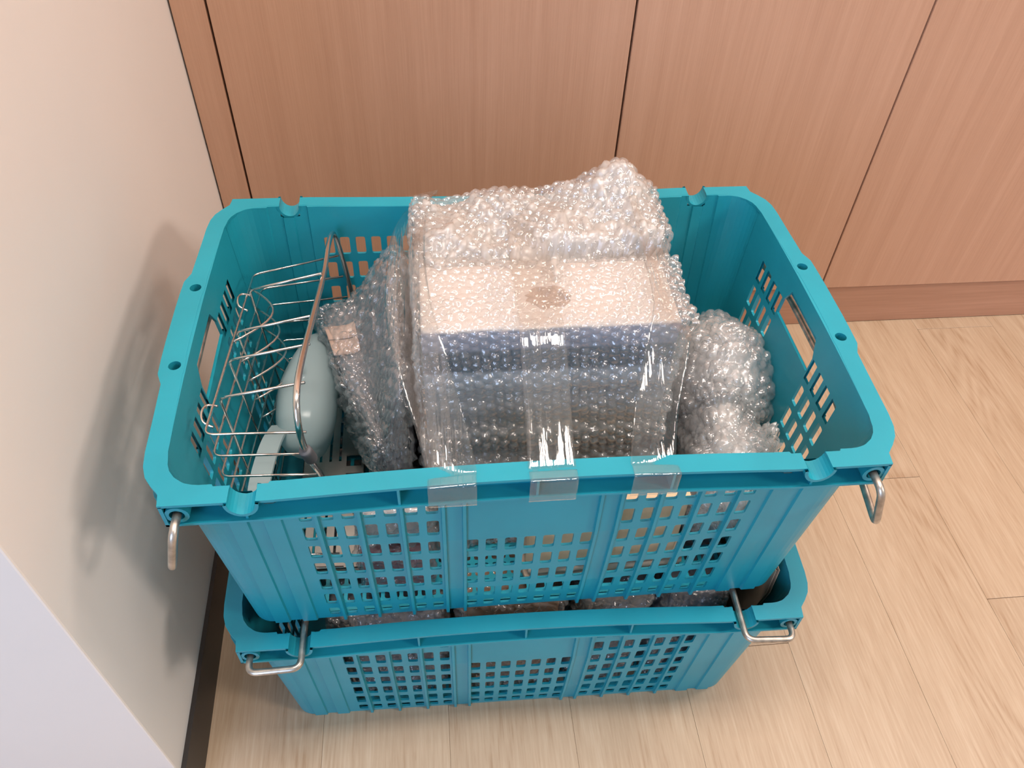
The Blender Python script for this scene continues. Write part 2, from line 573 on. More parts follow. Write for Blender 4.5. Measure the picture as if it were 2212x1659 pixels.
# black skirting
mb = MB()
t = 0.006
mb.hexa([(xa, YE, 0), (xa + t, YE - t, 0), (xb + t, YC - 0.001, 0), (xb, YC - 0.001, 0)],
        [(xa, YE, 0.079), (xa + t, YE - t, 0.079), (xb + t, YC - 0.001, 0.079), (xb, YC - 0.001, 0.079)])
mb.box(-1.35, xa + t, YE - t, YE, 0, 0.079)
tag(mb.build('baseboard_left', M['black_base']), 'black skirting board along the foot of the white wall', kind='structure')

# built-in cupboard: carcass, filler strip, doors, plinth
cup = empty('built_in_cupboard', (0.6, YC, 0))
tag(cup, 'tall wood-grain built-in cupboard wall behind the crates', 'cupboard')


def cup_part(name, x0, x1, y0, y1, z0, z1, mat, bevel=0.0012):
    mb = MB(); mb.box(x0 - 0.6, x1 - 0.6, y0 - YC, y1 - YC, z0, z1)
    o = mb.build(name, mat, cup)
    if bevel:
        bv = o.modifiers.new('edge', 'BEVEL'); bv.width = bevel; bv.segments = 2
    return o


XR = 2.3
cup_part('carcass', xb + 0.002, XR, YC + 0.02, YC + 0.06, 0.0, CEIL - 0.02, M['gap'], 0)
gp = 0.0016
cup_part('filler_strip', xb + 0.0035, G1 - gp, YC, YC + 0.02, 0.0, CEIL - 0.02, M['cabinet'])
for a, b_ in ((G1, G2), (G2, G3), (G3, 1.2726), (1.2726, 1.72), (1.72, XR)):
    cup_part('door', a + gp, b_ - gp, YC, YC + 0.02, HK + 0.001, CEIL - 0.02, M['cabinet'])
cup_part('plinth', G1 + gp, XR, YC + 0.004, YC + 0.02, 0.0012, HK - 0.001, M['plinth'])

# ------------------------------------------------------------------ stacking crates
TW = 0.003     # wall thickness
ROW_TOP = [0.2358 - 0.0352 * i for i in range(7)]
HOLE_H = 0.0240
PITCH = 0.0184


def CRz(z): return 0.0244 + (0.034 - 0.0244) * z / H


def A_(z): return 0.2941 + (0.3135 - 0.2941) * z / H
def B_(z): return 0.1767 + (0.2000 - 0.1767) * z / H


def bulge(x, z):
    """front and back panels belly out a little, the lip is drawn in"""
    w = max(0.0, 1 - (x / 0.21) ** 2)
    s = z / H
    f = 0.0045 if s < 0.6 else 0.0045 + (-0.0055 - 0.0045) * (s - 0.6) / 0.4
    return w * f * min(1.0, s * 5)


def side_bulge(y, z):
    w = max(0.0, 1 - (y / 0.17) ** 2)
    return 0.0035 * w * max(0, (z / H - 0.4) / 0.6)


CR = 0.034     # wall corner radius


def panel(mb, us, zs, holes, fn, caps=True):
    """grid of cells (us x zs); holes: set of (i,j) cells left open with rounded corners.
    fn(u, z, layer) -> point; layer 0 outer, 1 inner"""
    nu, nz = len(us), len(zs)
    idx = {}

    def vid(u, z, l):
        kx = (round(u, 6), round(z, 6), l)
        if kx not in idx:
            idx[kx] = len(mb.v)
            mb.v.append(tuple(fn(u, z, l)))
        return idx[kx]

    for i in range(nu - 1):
        for j in range(nz - 1):
            u0, u1, z0, z1 = us[i], us[i + 1], zs[j], zs[j + 1]
            if (i, j) in holes:
                r = min(0.0022, (u1 - u0) * 0.35, (z1 - z0) * 0.35)
                loop = []
                for cx, cz, a0, corner in ((u1 - r, z1 - r, 0, (u1, z1)), (u0 + r, z1 - r, 90, (u0, z1)),
                                           (u0 + r, z0 + r, 180, (u0, z0)), (u1 - r, z0 + r, 270, (u1, z0))):
                    arc = [(cx + r * math.cos(math.radians(a0 + d)), cz + r * math.sin(math.radians(a0 + d))) for d in (0, 45, 90)]
                    loop += arc
                    if r > 0:
                        for l in (0, 1):
                            poly = [vid(*corner, l)] + [vid(*p_, l) for p_ in arc[::-1]]
                            mb.f.append(tuple(poly if l == 0 else poly[::-1]))
                n = len(loop)
                for q in range(n):
                    p0, p1 = loop[q], loop[(q + 1) % n]
                    mb.f.append((vid(*p0, 0), vid(*p1, 0), vid(*p1, 1), vid(*p0, 1)))
            elif (i, j, 'cut') in holes:
                pass
            else:
                if caps and j == nz - 2:
                    mb.f.append((vid(u0, z1, 0), vid(u1, z1, 0), vid(u1, z1, 1), vid(u0, z1, 1)))
                if caps and j == 0:
                    mb.f.append((vid(u0, z0, 0), vid(u0, z0, 1), vid(u1, z0, 1), vid(u1, z0, 0)))
                mb.f.append((vid(u0, z0, 0), vid(u1, z0, 0), vid(u1, z1, 0), vid(u0, z1, 0)))
                mb.f.append((vid(u0, z0, 1), vid(u0, z1, 1), vid(u1, z1, 1), vid(u1, z0, 1)))


def long_wall(mb, sgn):
    cols = [PITCH * k for k in range(-3, 4)]
    cols += [0.0915 + 0.0186 * k for k in range(7)] + [-(0.0915 + 0.0186 * k) for k in range(7)]
    hw = 0.0057
    us = set()
    for c in cols:
        us |= {round(c - hw, 5), round(c + hw, 5)}
    bands = [0.2236, 0.2385, 0.2527, 0.2680]
    for b_ in bands:
        us |= {b_, -b_, b_ + 0.0012, -b_ - 0.0012, b_ - 0.0012, -b_ + 0.0012}
    us |= {0.2325, 0.2545, -0.2325, -0.2545}
    us |= {-0.0705, 0.0705}
    us = sorted(us)
    ends = [-1.0, 1.0]     # replaced by the corner start
    us = [-0.30] + us + [0.30]
    zs = {0.0, 0.006, H - 0.0002, H - 0.0136, 0.249}
    for t_ in ROW_TOP:
        zs |= {round(t_, 5), round(max(t_ - HOLE_H, 0.008), 5)}
    zs = sorted(zs)
    holes = set()
    for i in range(len(us) - 1):
        mid = (us[i] + us[i + 1]) / 2
        for j in range(len(zs) - 1):
            mz = (zs[j] + zs[j + 1]) / 2
            for c in cols:
                if abs(mid - c) < 0.002 and us[i + 1] - us[i] < 0.0119 and us[i + 1] - us[i] > 0.0105:
                    for r_, t_ in enumerate(ROW_TOP):
                        if abs(c) < 0.06 and r_ < 2:
                            continue
                        if max(t_ - HOLE_H, 0.008) - 1e-4 < zs[j] and zs[j + 1] < t_ + 1e-4:
                            holes.add((i, j))
            if 0.2324 < abs(mid) < 0.2546 and mz > H - 0.0136:
                holes.add((i, j, 'cut'))

    def off(u):
        a = abs(u)
        for lo, hi in ((0.2236, 0.2385), (0.2527, 0.2680)):
            if lo - 1e-6 <= a <= hi + 1e-6:
                return 0.0022
        return 0.0

    def fn(u, z, l):
        a = A_(z) - CRz(z)
        if abs(u) > 0.29:
            u = math.copysign(a, u)
        y = B_(z) + bulge(u, z) + off(u) - (TW if l else 0)
        return (sgn * -u if sgn > 0 else u, sgn * y, z)

    panel(mb, us, zs, holes, fn)


def short_wall(mb, sgn):
    SROW = [t_ + 0.0035 for t_ in ROW_TOP[:6]]
    cols = []
    for k in range(4):
        cols += [0.0555 + 0.0185 * k, -(0.0555 + 0.0185 * k)]
    hw = 0.0056
    us = {-0.035, 0.035, -0.0475, 0.0475}
    for c in cols:
        us |= {round(c - hw, 5), round(c + hw, 5)}
    us = [-0.30] + sorted(us) + [0.30]
    zs = {0.0, 0.006, H - 0.0002, 0.249, 0.258, 0.2195}
    for t_ in SROW:
        zs |= {round(t_, 5), round(t_ - 0.0268, 5)}
    zs = sorted(zs)
    holes = set()
    for i in range(len(us) - 1):
        mid = (us[i] + us[i + 1]) / 2
        for j in range(len(zs) - 1):
            for c in cols:
                if abs(mid - c) < 0.002 and 0.0105 < us[i + 1] - us[i] < 0.0118:
                    for t_ in SROW:
                        if t_ - 0.0268 - 1e-4 < zs[j] and zs[j + 1] < t_ + 1e-4:
                            holes.add((i, j))
            if abs(mid) < 0.0475 and zs[j] > 0.2190 and zs[j + 1] < 0.2585:
                holes.add((i, j, 'cut'))
    # row 0 shares z breaks with the hand hole: merge its stacked cells into plain openings
    for (h) in list(holes):
        if len(h) == 2:
            i, j = h
            if zs[j] > 0.2120 and zs[j + 1] < 0.2400 and (zs[j + 1] - zs[j]) < 0.0250:
                holes.discard(h); holes.add((i, j, 'cut'))

    def fn(u, z, l):
        b = B_(z) - CRz(z)
        if abs(u) > 0.2:
            u = math.copysign(b, u)
        xx = A_(z) + side_bulge(u, z) - (TW if l else 0)
        return (sgn * xx, sgn * u, z)

    panel(mb, us, zs, holes, fn)
    # reveal round the hand hole: a smooth chamfered frame
    hexo = [(-0.0475, 0.2195), (0.0475, 0.2195), (0.0475, 0.238), (0.037, 0.258), (-0.037, 0.258), (-0.0475, 0.238)]
    n = len(hexo)
    for q in range(n):
        u0, z0 = hexo[q]; u1, z1 = hexo[(q + 1) % n]
        mb.add([fn(u0, z0, 0), fn(u1, z1, 0), fn(u1, z1, 1), fn(u0, z0, 1)], [(0, 1, 2, 3)])
    for s in (-1, 1):     # chamfer corners of the opening
        tri = [(s * 0.0475, 0.238), (s * 0.037, 0.258), (s * 0.0475, 0.258)]
        for l in (0, 1):
            mb.add([fn(a, b, l) for a, b in tri], [(0, 1, 2)])


def corner_walls(mb):
    zs = [0.0, 0.006, 0.05, 0.10, 0.15, 0.2, 0.249, H - 0.0002]
    n = 8
    for sx in (-1, 1):
        for sy in (-1, 1):
            for l in (0, 1):
                base = len(mb.v)
                for z in zs:
                    cx, cy = A_(z) - CRz(z), B_(z) - CRz(z)
                    r = CRz(z) - (TW if l else 0)
                    for k in range(n + 1):
                        a = PI / 2 * k / n
                        mb.v.append((sx * (cx + r * math.cos(a)), sy * (cy + r * math.sin(a)), z))
                for j in range(len(zs) - 1):
                    for k in range(n):
                        q = (base + j * (n + 1) + k, base + j * (n + 1) + k + 1, base + (j + 1) * (n + 1) + k + 1, base + (j + 1) * (n + 1) + k)
                        mb.f.append(q)
                if l:
                    m_ = (len(zs) - 1) * (n + 1); prevb = base - len(zs) * (n + 1)
                    for k in range(n):
                        mb.f.append((prevb + m_ + k, prevb + m_ + k + 1, base + m_ + k + 1, base + m_ + k))
                        mb.f.append((prevb + k, base + k, base + k + 1, prevb + k + 1))


def crate_bottom(mb):
    us = sorted({round(-0.2652 + 0.0204 * k + d, 5) for k in range(27) for d in (-0.0081, 0.0081)} | {-0.289, 0.289})
    vs = sorted({round(-0.1530 + 0.0204 * k + d, 5) for k in range(16) for d in (-0.0081, 0.0081)} | {-0.172, 0.172})
    holes = set()
    for i in range(len(us) - 1):
        for j in range(len(vs) - 1):
            if us[i + 1] - us[i] > 0.0155 and vs[j + 1] - vs[j] > 0.0155 and us[i + 1] - us[i] < 0.017 and vs[j + 1] - vs[j] < 0.017 and 0 < i < len(us) - 2 and 0 < j < len(vs) - 2:
                if abs(us[i]) < 0.272 and abs(vs[j]) < 0.166:
                    holes.add((i, j))

    def fn(u, v, l):
        # keep the plate inside the rounded outline
        xx, yy = u, v
        ax, ay = 0.2915 - CR, 0.1745 - CR
        if abs(xx) > ax and abs(yy) > ay:
            dx, dy = abs(xx) - ax, abs(yy) - ay
            d = math.hypot(dx, dy)
            if d > CR - 0.002:
                s = (CR - 0.002) / d
                xx = math.copysign(ax + dx * s, xx); yy = math.copysign(ay + dy * s, yy)
        return (xx, yy, 0.0015 if l == 0 else 0.0048)

    panel(mb, us, vs, holes, fn)


RING = [  # (outer x, outer y, inner x, inner y) first quadrant
    (0.0, 0.216, 0.0, 0.1965), (0.05, 0.216, 0.05, 0.1965), (0.1, 0.216, 0.1, 0.1968), (0.16, 0.2162, 0.16, 0.1972), (0.2205, 0.2165, 0.2205, 0.1984),
    (0.2242, 0.2165, 0.2242, 0.2002), (0.2322, 0.2165, 0.2322, 0.2002),
    ('notch',),
    (0.2548, 0.2165, 0.2548, 0.2002), (0.2672, 0.2165, 0.2672, 0.2002), (0.2700, 0.2165, 0.2700, 0.1982),
    (0.282, 0.2165, 0.280, 0.1970), (0.297, 0.2165, 0.292, 0.1940), (0.3093, 0.2165, 0.3010, 0.1880),
    (0.3108, 0.2045, 0.3060, 0.1810), (0.3180, 0.1960, 0.3085, 0.1740), (0.3245, 0.1865, 0.3095, 0.1670), (0.3282, 0.1750, 0.3100, 0.1600),
    (0.3298, 0.160, 0.3103, 0.150), (0.3310, 0.12, 0.3118, 0.12), (0.3325, 0.0800, 0.3140, 0.0800), (0.3378, 0.0668, 0.3148, 0.0668),
    ('hole',),
    (0.3386, 0.0462, 0.3155, 0.0462), (0.3390, 0.023, 0.3160, 0.023), (0.3390, 0.0, 0.3160, 0.0)]


def lipbow(x):
    return -0.0055 * max(0.0, 1 - (x / 0.21) ** 2)


def crate_rim(mb):
    zt, zb = H, H - 0.003
    for sx in (-1, 1):
        for sy in (-1, 1):
            def P(q, inner, z):
                x_, y_ = (q[2] + 0.0008 * (q[3] < 0.165), q[3] + 0.0008 * (q[3] > 0.19)) if inner else (q[0], q[1])
                bow = lipbow(x_) if y_ > 0.19 else 0
                return (sx * x_, sy * (y_ + bow), z)
            prev = None
            hole_next = False; notch_next = False
            for q in RING:
                if q[0] == 'notch': notch_next = True; continue
                if q[0] == 'hole': hole_next = True; continue
                if prev is not None:
                    if notch_next:
                        notch_next = False
                    elif hole_next:
                        hole_next = False
                        ring_hole(mb, sx, sy, prev, q)
                    else:
                        a, b = prev, q
                        mb.add([P(a, 0, zb), P(b, 0, zb), P(b, 1, zb), P(a, 1, zb), P(a, 0, zt), P(b, 0, zt), P(b, 1, zt), P(a, 1, zt)],
                               [(0, 1, 5, 4), (2, 3, 7, 6), (4, 5, 6, 7), (3, 2, 1, 0)])
                        # lower flange of the channel
                        za, zl = 0.2482, 0.2508
                        ins = 0.0035
                        def Q(q_, inner, z):
                            x_, y_, _z = P(q_, inner, z)
                            return (x_, y_, z)
                        mb.add([Q(a, 0, za), Q(b, 0, za), Q(b, 1, za), Q(a, 1, za), Q(a, 0, zl), Q(b, 0, zl), Q(b, 1, zl), Q(a, 1, zl)],
                               [(0, 1, 5, 4), (2, 3, 7, 6), (4, 5, 6, 7), (3, 2, 1, 0)])
                prev = q
            # notch: half-round saddle across the rim, and the flange piece under it
            n = 12; R_ = 0.0113; xc = 0.2435; dep = 0.0134
            rings = []
            for y_ in (0.1985, 0.2195):
                inn = [(xc + R_ * math.cos(PI * k / n), y_, H - dep * math.sin(PI * k / n)) for k in range(n + 1)]
                out = [(xc + (R_ + 0.0028) * math.cos(PI * k / n), y_, H - 0.0006 - (dep + 0.0024) * math.sin(PI * k / n)) for k in range(n + 1)]
                rings.append((inn, out))
            b0 = len(mb.v)
            for inn, out in rings:
                for p_ in inn + out:
                    mb.v.append((sx * p_[0], sy * p_[1], p_[2]))
            w = n + 1
            for k in range(n):
                i0, i1 = b0 + k, b0 + k + 1
                mb.f.append((i0, i1, i1 + 2 * w, i0 + 2 * w))
                mb.f.append((i0 + w, i0 + 3 * w, i1 + 3 * w, i1 + w))
                mb.f.append((i0 + 2 * w, i1 + 2 * w, i1 + 3 * w, i0 + 3 * w))
                mb.f.append((i0, i0 + w, i1 + w, i1))
            x0, x1 = 0.2322, 0.2548
            mb.box(min(sx * x0, sx * x1), max(sx * x0, sx * x1), min(sy * 0.2, sy * 0.2165), max(sy * 0.2, sy * 0.2165), 0.2482, 0.2508)
            # closed end of the corner lug
            lo = [(0.3062, 0.2165), (0.3092, 0.2165), (0.3112, 0.2030), (0.3080, 0.2030)]
            mb.hexa([(sx * a, sy * b, 0.2482) for a, b in lo], [(sx * a, sy * b, H - 0.002) for a, b in lo])


def ring_hole(mb, sx, sy, a, b):
    """top-plate cell with a round peg hole and its tube"""
    quad = [(a[0], a[1]), (b[0], b[1]), (b[2], b[3]), (a[2], a[3])]
    c = (0.3245, 0.0565); r = 0.0058; n = 20
    per = []
    for k in range(n):
        ang = 2 * PI * k / n
        d = (math.cos(ang), math.sin(ang))
        # ray to quad boundary
        best = None
        for e in range(4):
            p, q = quad[e], quad[(e + 1) % 4]
            ex, ey = q[0] - p[0], q[1] - p[1]
            den = d[0] * ey - d[1] * ex
            if abs(den) < 1e-12: continue
            tt = ((p[0] - c[0]) * ey - (p[1] - c[1]) * ex) / den
            uu = ((p[0] - c[0]) * d[1] - (p[1] - c[1]) * d[0]) / den
            if tt > 0 and -1e-6 <= uu <= 1 + 1e-6 and (best is None or tt < best):
                best = tt
        per.append((c[0] + d[0] * best, c[1] + d[1] * best))
    # snap nearest perimeter samples to the four corners
    for cx, cy in quad:
        kk = min(range(n), key=lambda i: (per[i][0] - cx) ** 2 + (per[i][1] - cy) ** 2)
        per[kk] = (cx, cy)
    cir = [(c[0] + r * math.cos(2 * PI * k / n), c[1] + r * math.sin(2 * PI * k / n)) for k in range(n)]
    zt, zb, zd = H, H - 0.003, H - 0.024
    b0 = len(mb.v)
    for ring, z in ((per, zt), (cir, zt), (cir, zd), (per, zb)):
        for p in ring:
            mb.v.append((sx * p[0], sy * p[1], z))
    for k in range(n):
        l = (k + 1) % n
        mb.f.append((b0 + k, b0 + l, b0 + n + l, b0 + n + k))
        mb.f.append((b0 + n + k, b0 + n + l, b0 + 2 * n + l, b0 + 2 * n + k))
        mb.f.append((b0 + k, b0 + 3 * n + k, b0 + 3 * n + l, b0 + l))
    mb.f.append(tuple(b0 + 2 * n + k for k in range(n)))
    # lower flange piece
    za, zl = 0.2482, 0.2508
    mb.hexa([(sx * p[0], sy * p[1], za) for p in quad], [(sx * p[0], sy * p[1], zl) for p in quad])


mb = MB(); long_wall(mb, -1); long_wall(mb, 1); short_wall(mb, 1); short_wall(mb, -1); corner_walls(mb)
ME_WALLS = mb.mesh('crate_walls', M['teal'])
mb = MB(); crate_bottom(mb)
ME_BOTTOM = mb.mesh('crate_bottom', M['teal'])
mb = MB(); crate_rim(mb)
ME_RIM = mb.mesh('crate_rim', M['teal'])
for me in (ME_WALLS, ME_BOTTOM, ME_RIM):
    bm = bmesh.new(); bm.from_mesh(me)
    bmesh.ops.remove_doubles(bm, verts=bm.verts, dist=0.00002)
    bmesh.ops.recalc_face_normals(bm, faces=bm.faces)
    bm.to_mesh(me); bm.free()


def rib_mesh(x, w, proud, z0, z1, sgn):
    """upright rib that follows the leaning wall"""
    mb = MB()
    n = 6
    for k in range(n):
        a = z0 + (z1 - z0) * k / n; b = z0 + (z1 - z0) * (k + 1) / n
        def c(z):
            zz = max(z, 0)
            y0 = B_(zz) + bulge(x, zz) - 0.0006
            return [(x - w / 2, sgn * y0, z), (x - w * 0.32, sgn * (y0 + proud), z), (x + w * 0.32, sgn * (y0 + proud), z), (x + w / 2, sgn * y0, z)]
        mb.add(c(a) + c(b), [(0, 1, 5, 4), (1, 2, 6, 5), (2, 3, 7, 6)] + ([(0, 3, 2, 1)] if k == 0 else []))
    me = mb.mesh('rib', M['teal'])
    bm = bmesh.new(); bm.from_mesh(me)
    bmesh.ops.remove_doubles(bm, verts=bm.verts, dist=1e-5)
    bmesh.ops.recalc_face_normals(bm, faces=bm.faces)
    bm.to_mesh(me); bm.free()
    return me


RIBS = []
for sgn in (-1, 1):
    for xr in (0.0625, 0.0815, 0.1185, 0.1560, 0.1932):
        for s in (-1, 1):
            RIBS.append(rib_mesh(s * xr, 0.0046, 0.0042, -0.0012 if sgn < 0 else 0.0, 0.2485, sgn))


def side_rib_mesh(y, sgn):
    mb = MB(); n = 5; w = 0.004; z0, z1 = 0.002, 0.2105
    for k in range(n):
        a = z0 + (z1 - z0) * k / n; b = z0 + (z1 - z0) * (k + 1) / n
        def c(z):
            x0 = A_(z) + side_bulge(y, z) - 0.0006
            return [(sgn * x0, y - w / 2, z), (sgn * (x0 + 0.004), y - w * .35, z), (sgn * (x0 + 0.004), y + w * .35, z), (sgn * x0, y + w / 2, z)]
        mb.add(c(a) + c(b), [(0, 1, 5, 4), (1, 2, 6, 5), (2, 3, 7, 6)])
    return mb.mesh('side_rib', M['teal'])


SIDE_RIBS = [side_rib_mesh(y, s) for s in (-1, 1) for y in (-0.0645, -0.1018, 0.0645, 0.1018)]


def gusset_mesh(x, sgn):
    mb = MB(); w = 0.0011
    def q(x_, y_): return (x_, sgn * (y_ + lipbow(x)))
    c4 = [q(x - w, 0.199), q(x + w, 0.199), q(x + w, 0.2145), q(x - w, 0.2145)]
    zt_ = H - 0.0026 if abs(x) < 0.2 else H - 0.0150
    mb.hexa([(a, b, 0.2505) for a, b in c4], [(a, b, zt_) for a, b in c4])
    return mb.mesh('gusset', M['teal'])


GUSSETS = [gusset_mesh(x, s) for s in (-1, 1) for x in (-0.118, 0.0, 0.118, -0.2435, 0.2435)]


def socket_mesh(sx, sy):
    mb = MB(); n = 20
    cx, cz = 0.2972, 0.2624
    ro, ri = 0.0098, 0.0062
    for (y0, y1) in ((0.199, 0.2158),):
        b0 = len(mb.v)
        for r, y in ((ro, y0), (ro, y1), (ri, y1), (ri, y0)):
            for k in range(n):
                a = 2 * PI * k / n
                mb.v.append((sx * (cx + r * math.cos(a)), sy * y, cz + r * math.sin(a)))
        for s in range(3):
            for k in range(n):
                l = (k + 1) % n
                mb.f.append((b0 + s * n + k, b0 + s * n + l, b0 + (s + 1) * n + l, b0 + (s + 1) * n + k))
    return mb.mesh('socket', M['teal'])


SOCKETS = [socket_mesh(a, b) for a in (-1, 1) for b in (-1, 1)]
for me in SIDE_RIBS + SOCKETS + GUSSETS:
    bm = bmesh.new(); bm.from_mesh(me)
    bmesh.ops.recalc_face_normals(bm, faces=bm.faces)
    bm.to_mesh(me); bm.free()


def bail(parent, sx, folded_in, bar_z=None):
    """steel bail: pivots in the two sockets of one short side"""
    px_, pz_ = sx * 0.2972, 0.2624
    yo = 0.2345
    if folded_in:
        ex, ez = sx * 0.2420, 0.2672
        mid = []
    else:
        ex, ez = sx * 0.3110, 0.2105
    pts = [(px_, -0.205, pz_), (px_, -yo, pz_), (ex, -yo, ez)]
    if folded_in:
        pts += [(ex, yo, ez)]
    else:
        pts += [(sx * 0.3165, -0.20, 0.2095), (sx * 0.3235, -0.055, 0.2320), (sx * 0.3235, 0.055, 0.2320), (sx * 0.3165, 0.20, 0.2095), (ex, yo, ez)]
    pts += [(px_, yo, pz_), (px_, 0.205, pz_)]
    mb = MB(); mb.tube(fillet(pts, 0.0105, 6), 0.0036, 12)
    o = mb.build('bail_handle', M['steel_rod'], parent, smooth=True)
    o['label'] = 'bent steel rod bail handle'
    return o


def crate(loc, rz, label, folded):
    root = empty('stacking_crate', loc, rz)
    tag(root, label, 'crate', 'turquoise stacking crates')
    w = link('walls', ME_WALLS, root)
    link('bottom', ME_BOTTOM, root)
    link('rim', ME_RIM, root)
    for me in RIBS: link('rib', me, root)
    for me in SIDE_RIBS: link('side_rib', me, root)
    for me in GUSSETS: link('gusset', me, root)
    for me in SOCKETS: link('socket', me, root)
    bail(root, -1, folded); bail(root, 1, folded)
    return root


LROT = math.radians(-0.866)
crate((0.0063, 0.0022, 0.0), LROT, 'lower turquoise plastic crate standing on the plank floor', True)
crate((0.0, 0.0, DZ), 0.0, 'upper turquoise plastic crate, open, stacked on the other crate', False)

# ------------------------------------------------------------------ bubble wrap generators
def hexbump(u, v, pitch, rad):
    """dome height 0..1 on a hexagonal lattice (arrays)"""
    s3 = math.sqrt(3) / 2
    row = v / (pitch * s3)
    best = np.full(u.shape, 9.0)
    for dr in (0, 1):
        r = np.floor(row) + dr
        vv = r * pitch * s3
        o = (np.mod(r, 2)) * 0.5 * pitch
        c = np.round((u - o) / pitch)
        uu = c * pitch + o
        d = np.sqrt((u - uu) ** 2 + (v - vv) ** 2)
        best = np.minimum(best, d)
    t_ = np.clip(best / rad, 0, 1)
    return np.clip(1 - t_ ** 2.6, 0, 1) ** 0.7


class Noise3:
    """cheap smooth noise: sum of random plane waves"""
    def __init__(self, scale, n=14, seed=0):
        g = np.random.default_rng(seed)
        d = g.normal(size=(n, 3)); d /= np.linalg.norm(d, axis=1)[:, None]
        self.k = d * (2 * PI / scale) * g.uniform(0.6, 1.6, n)[:, None]
        self.p = g.uniform(0, 2 * PI, n)
        self.n = n

    def __call__(self, P):
        out = np.zeros(len(P))
        for k, p in zip(self.k, self.p):
            out += np.sin(P @ k + p)
        return out / math.sqrt(self.n)


def ridged(ns, P):
    return 1 - np.abs(np.tanh(1.6 * ns(P)))


def mesh_from_arrays(name, V, F, mat, smooth=True):
    me = bpy.data.meshes.new(name)
    me.vertices.add(len(V)); me.vertices.foreach_set('co', V.astype(np.float32).ravel())
    n = len(F)
    me.loops.add(n * 4); me.loops.foreach_set('vertex_index', F.astype(np.int32).ravel())
    me.polygons.add(n)
    me.polygons.foreach_set('loop_start', np.arange(0, n * 4, 4, dtype=np.int32))
    me.polygons.foreach_set('loop_total', np.full(n, 4, dtype=np.int32))
    if smooth:
        me.polygons.foreach_set('use_smooth', np.ones(n, dtype=bool))
    me.update(); me.validate()
    me.materials.append(mat)
    return me


def grid_faces(nu, nv, base=0, wrap_u=False):
    i = np.arange(nu if wrap_u else nu - 1)[:, None]; j = np.arange(nv - 1)[None, :]
    i2 = (i + 1) % nu
    a = i * nv + j; b = i2 * nv + j; c = i2 * nv + j + 1; d = i * nv + j + 1
    return np.stack([a, b, c, d], -1).reshape(-1, 4) + base


def vert_normals(V, F):
    n = np.cross(V[F[:, 2]] - V[F[:, 0]], V[F[:, 3]] - V[F[:, 1]])
    N = np.zeros_like(V)
    for k in range(4):
        np.add.at(N, F[:, k], n)
    return N / (np.linalg.norm(N, axis=1)[:, None] + 1e-12)


def wrapped_box(half, r, step, deform, pitch=0.0116, rad=0.0055, bh=0.0040, crumple=0.002, seed=1, skip_bottom=True, flat=0.25):
    """closed bubble-wrap skin round a box (half extents), deform(P) bends it into its place"""
    hx, hy, hz = half
    Vs, Fs, Us, base = [], [], [], 0
    faces = [(0, 1, 2, 1), (0, 1, 2, -1), (1, 2, 0, 1), (1, 2, 0, -1), (2, 0, 1, 1), (2, 0, 1, -1)]
    g = np.random.default_rng(seed)
    for a, b, c, s in faces:
        hh = (hx, hy, hz)
        if c == 2 and s == -1:
            st = step * 4
        else:
            st = step
        nu = max(3, int(2 * hh[a] / st)); nv = max(3, int(2 * hh[b] / st))
        u = np.linspace(-hh[a], hh[a], nu); v = np.linspace(-hh[b], hh[b], nv)
        U, W = np.meshgrid(u, v, indexing='ij')
        P = np.zeros((nu, nv, 3)); P[..., a] = U; P[..., b] = W; P[..., c] = s * hh[c]
        P = P.reshape(-1, 3)
        F = grid_faces(nu, nv, base)
        if s < 0: F = F[:, ::-1]
        ang = g.uniform(-0.15, 0.15)
        uu = (U * math.cos(ang) - W * math.sin(ang)).ravel() + g.uniform(0, 0.1)
        ww = (U * math.sin(ang) + W * math.cos(ang)).ravel() + g.uniform(0, 0.1)
        Vs.append(P); Fs.append(F); Us.append(np.stack([uu, ww], 1)); base += nu * nv
    V = np.concatenate(Vs); F = np.concatenate(Fs); U = np.concatenate(Us)
    inner = np.clip(V, [-hx + r, -hy + r, -hz + r], [hx - r, hy - r, hz - r])
    d = V - inner
    d /= np.linalg.norm(d, axis=1)[:, None] + 1e-9
    V = inner + d * r
    V = deform(V)
    # weld is not needed: coincident edges share positions and noise is a function of position
    n1 = Noise3(0.055, seed=seed); n2 = Noise3(0.021, seed=seed + 9)
    NN = d.copy()
    V = V + NN * ((ridged(n1, V) - 0.5) * crumple * 2 + (ridged(n2, V) - 0.5) * crumple)[:, None]
    N = vert_normals(V, F)
    flatn = Noise3(0.06, seed=seed + 3)(V)
    amp = np.clip(0.75 + 0.35 * flatn, flat, 1.15)
    h = hexbump(U[:, 0], U[:, 1], pitch, rad) * amp
    V = V + N * (h * bh)[:, None]
    return V, F


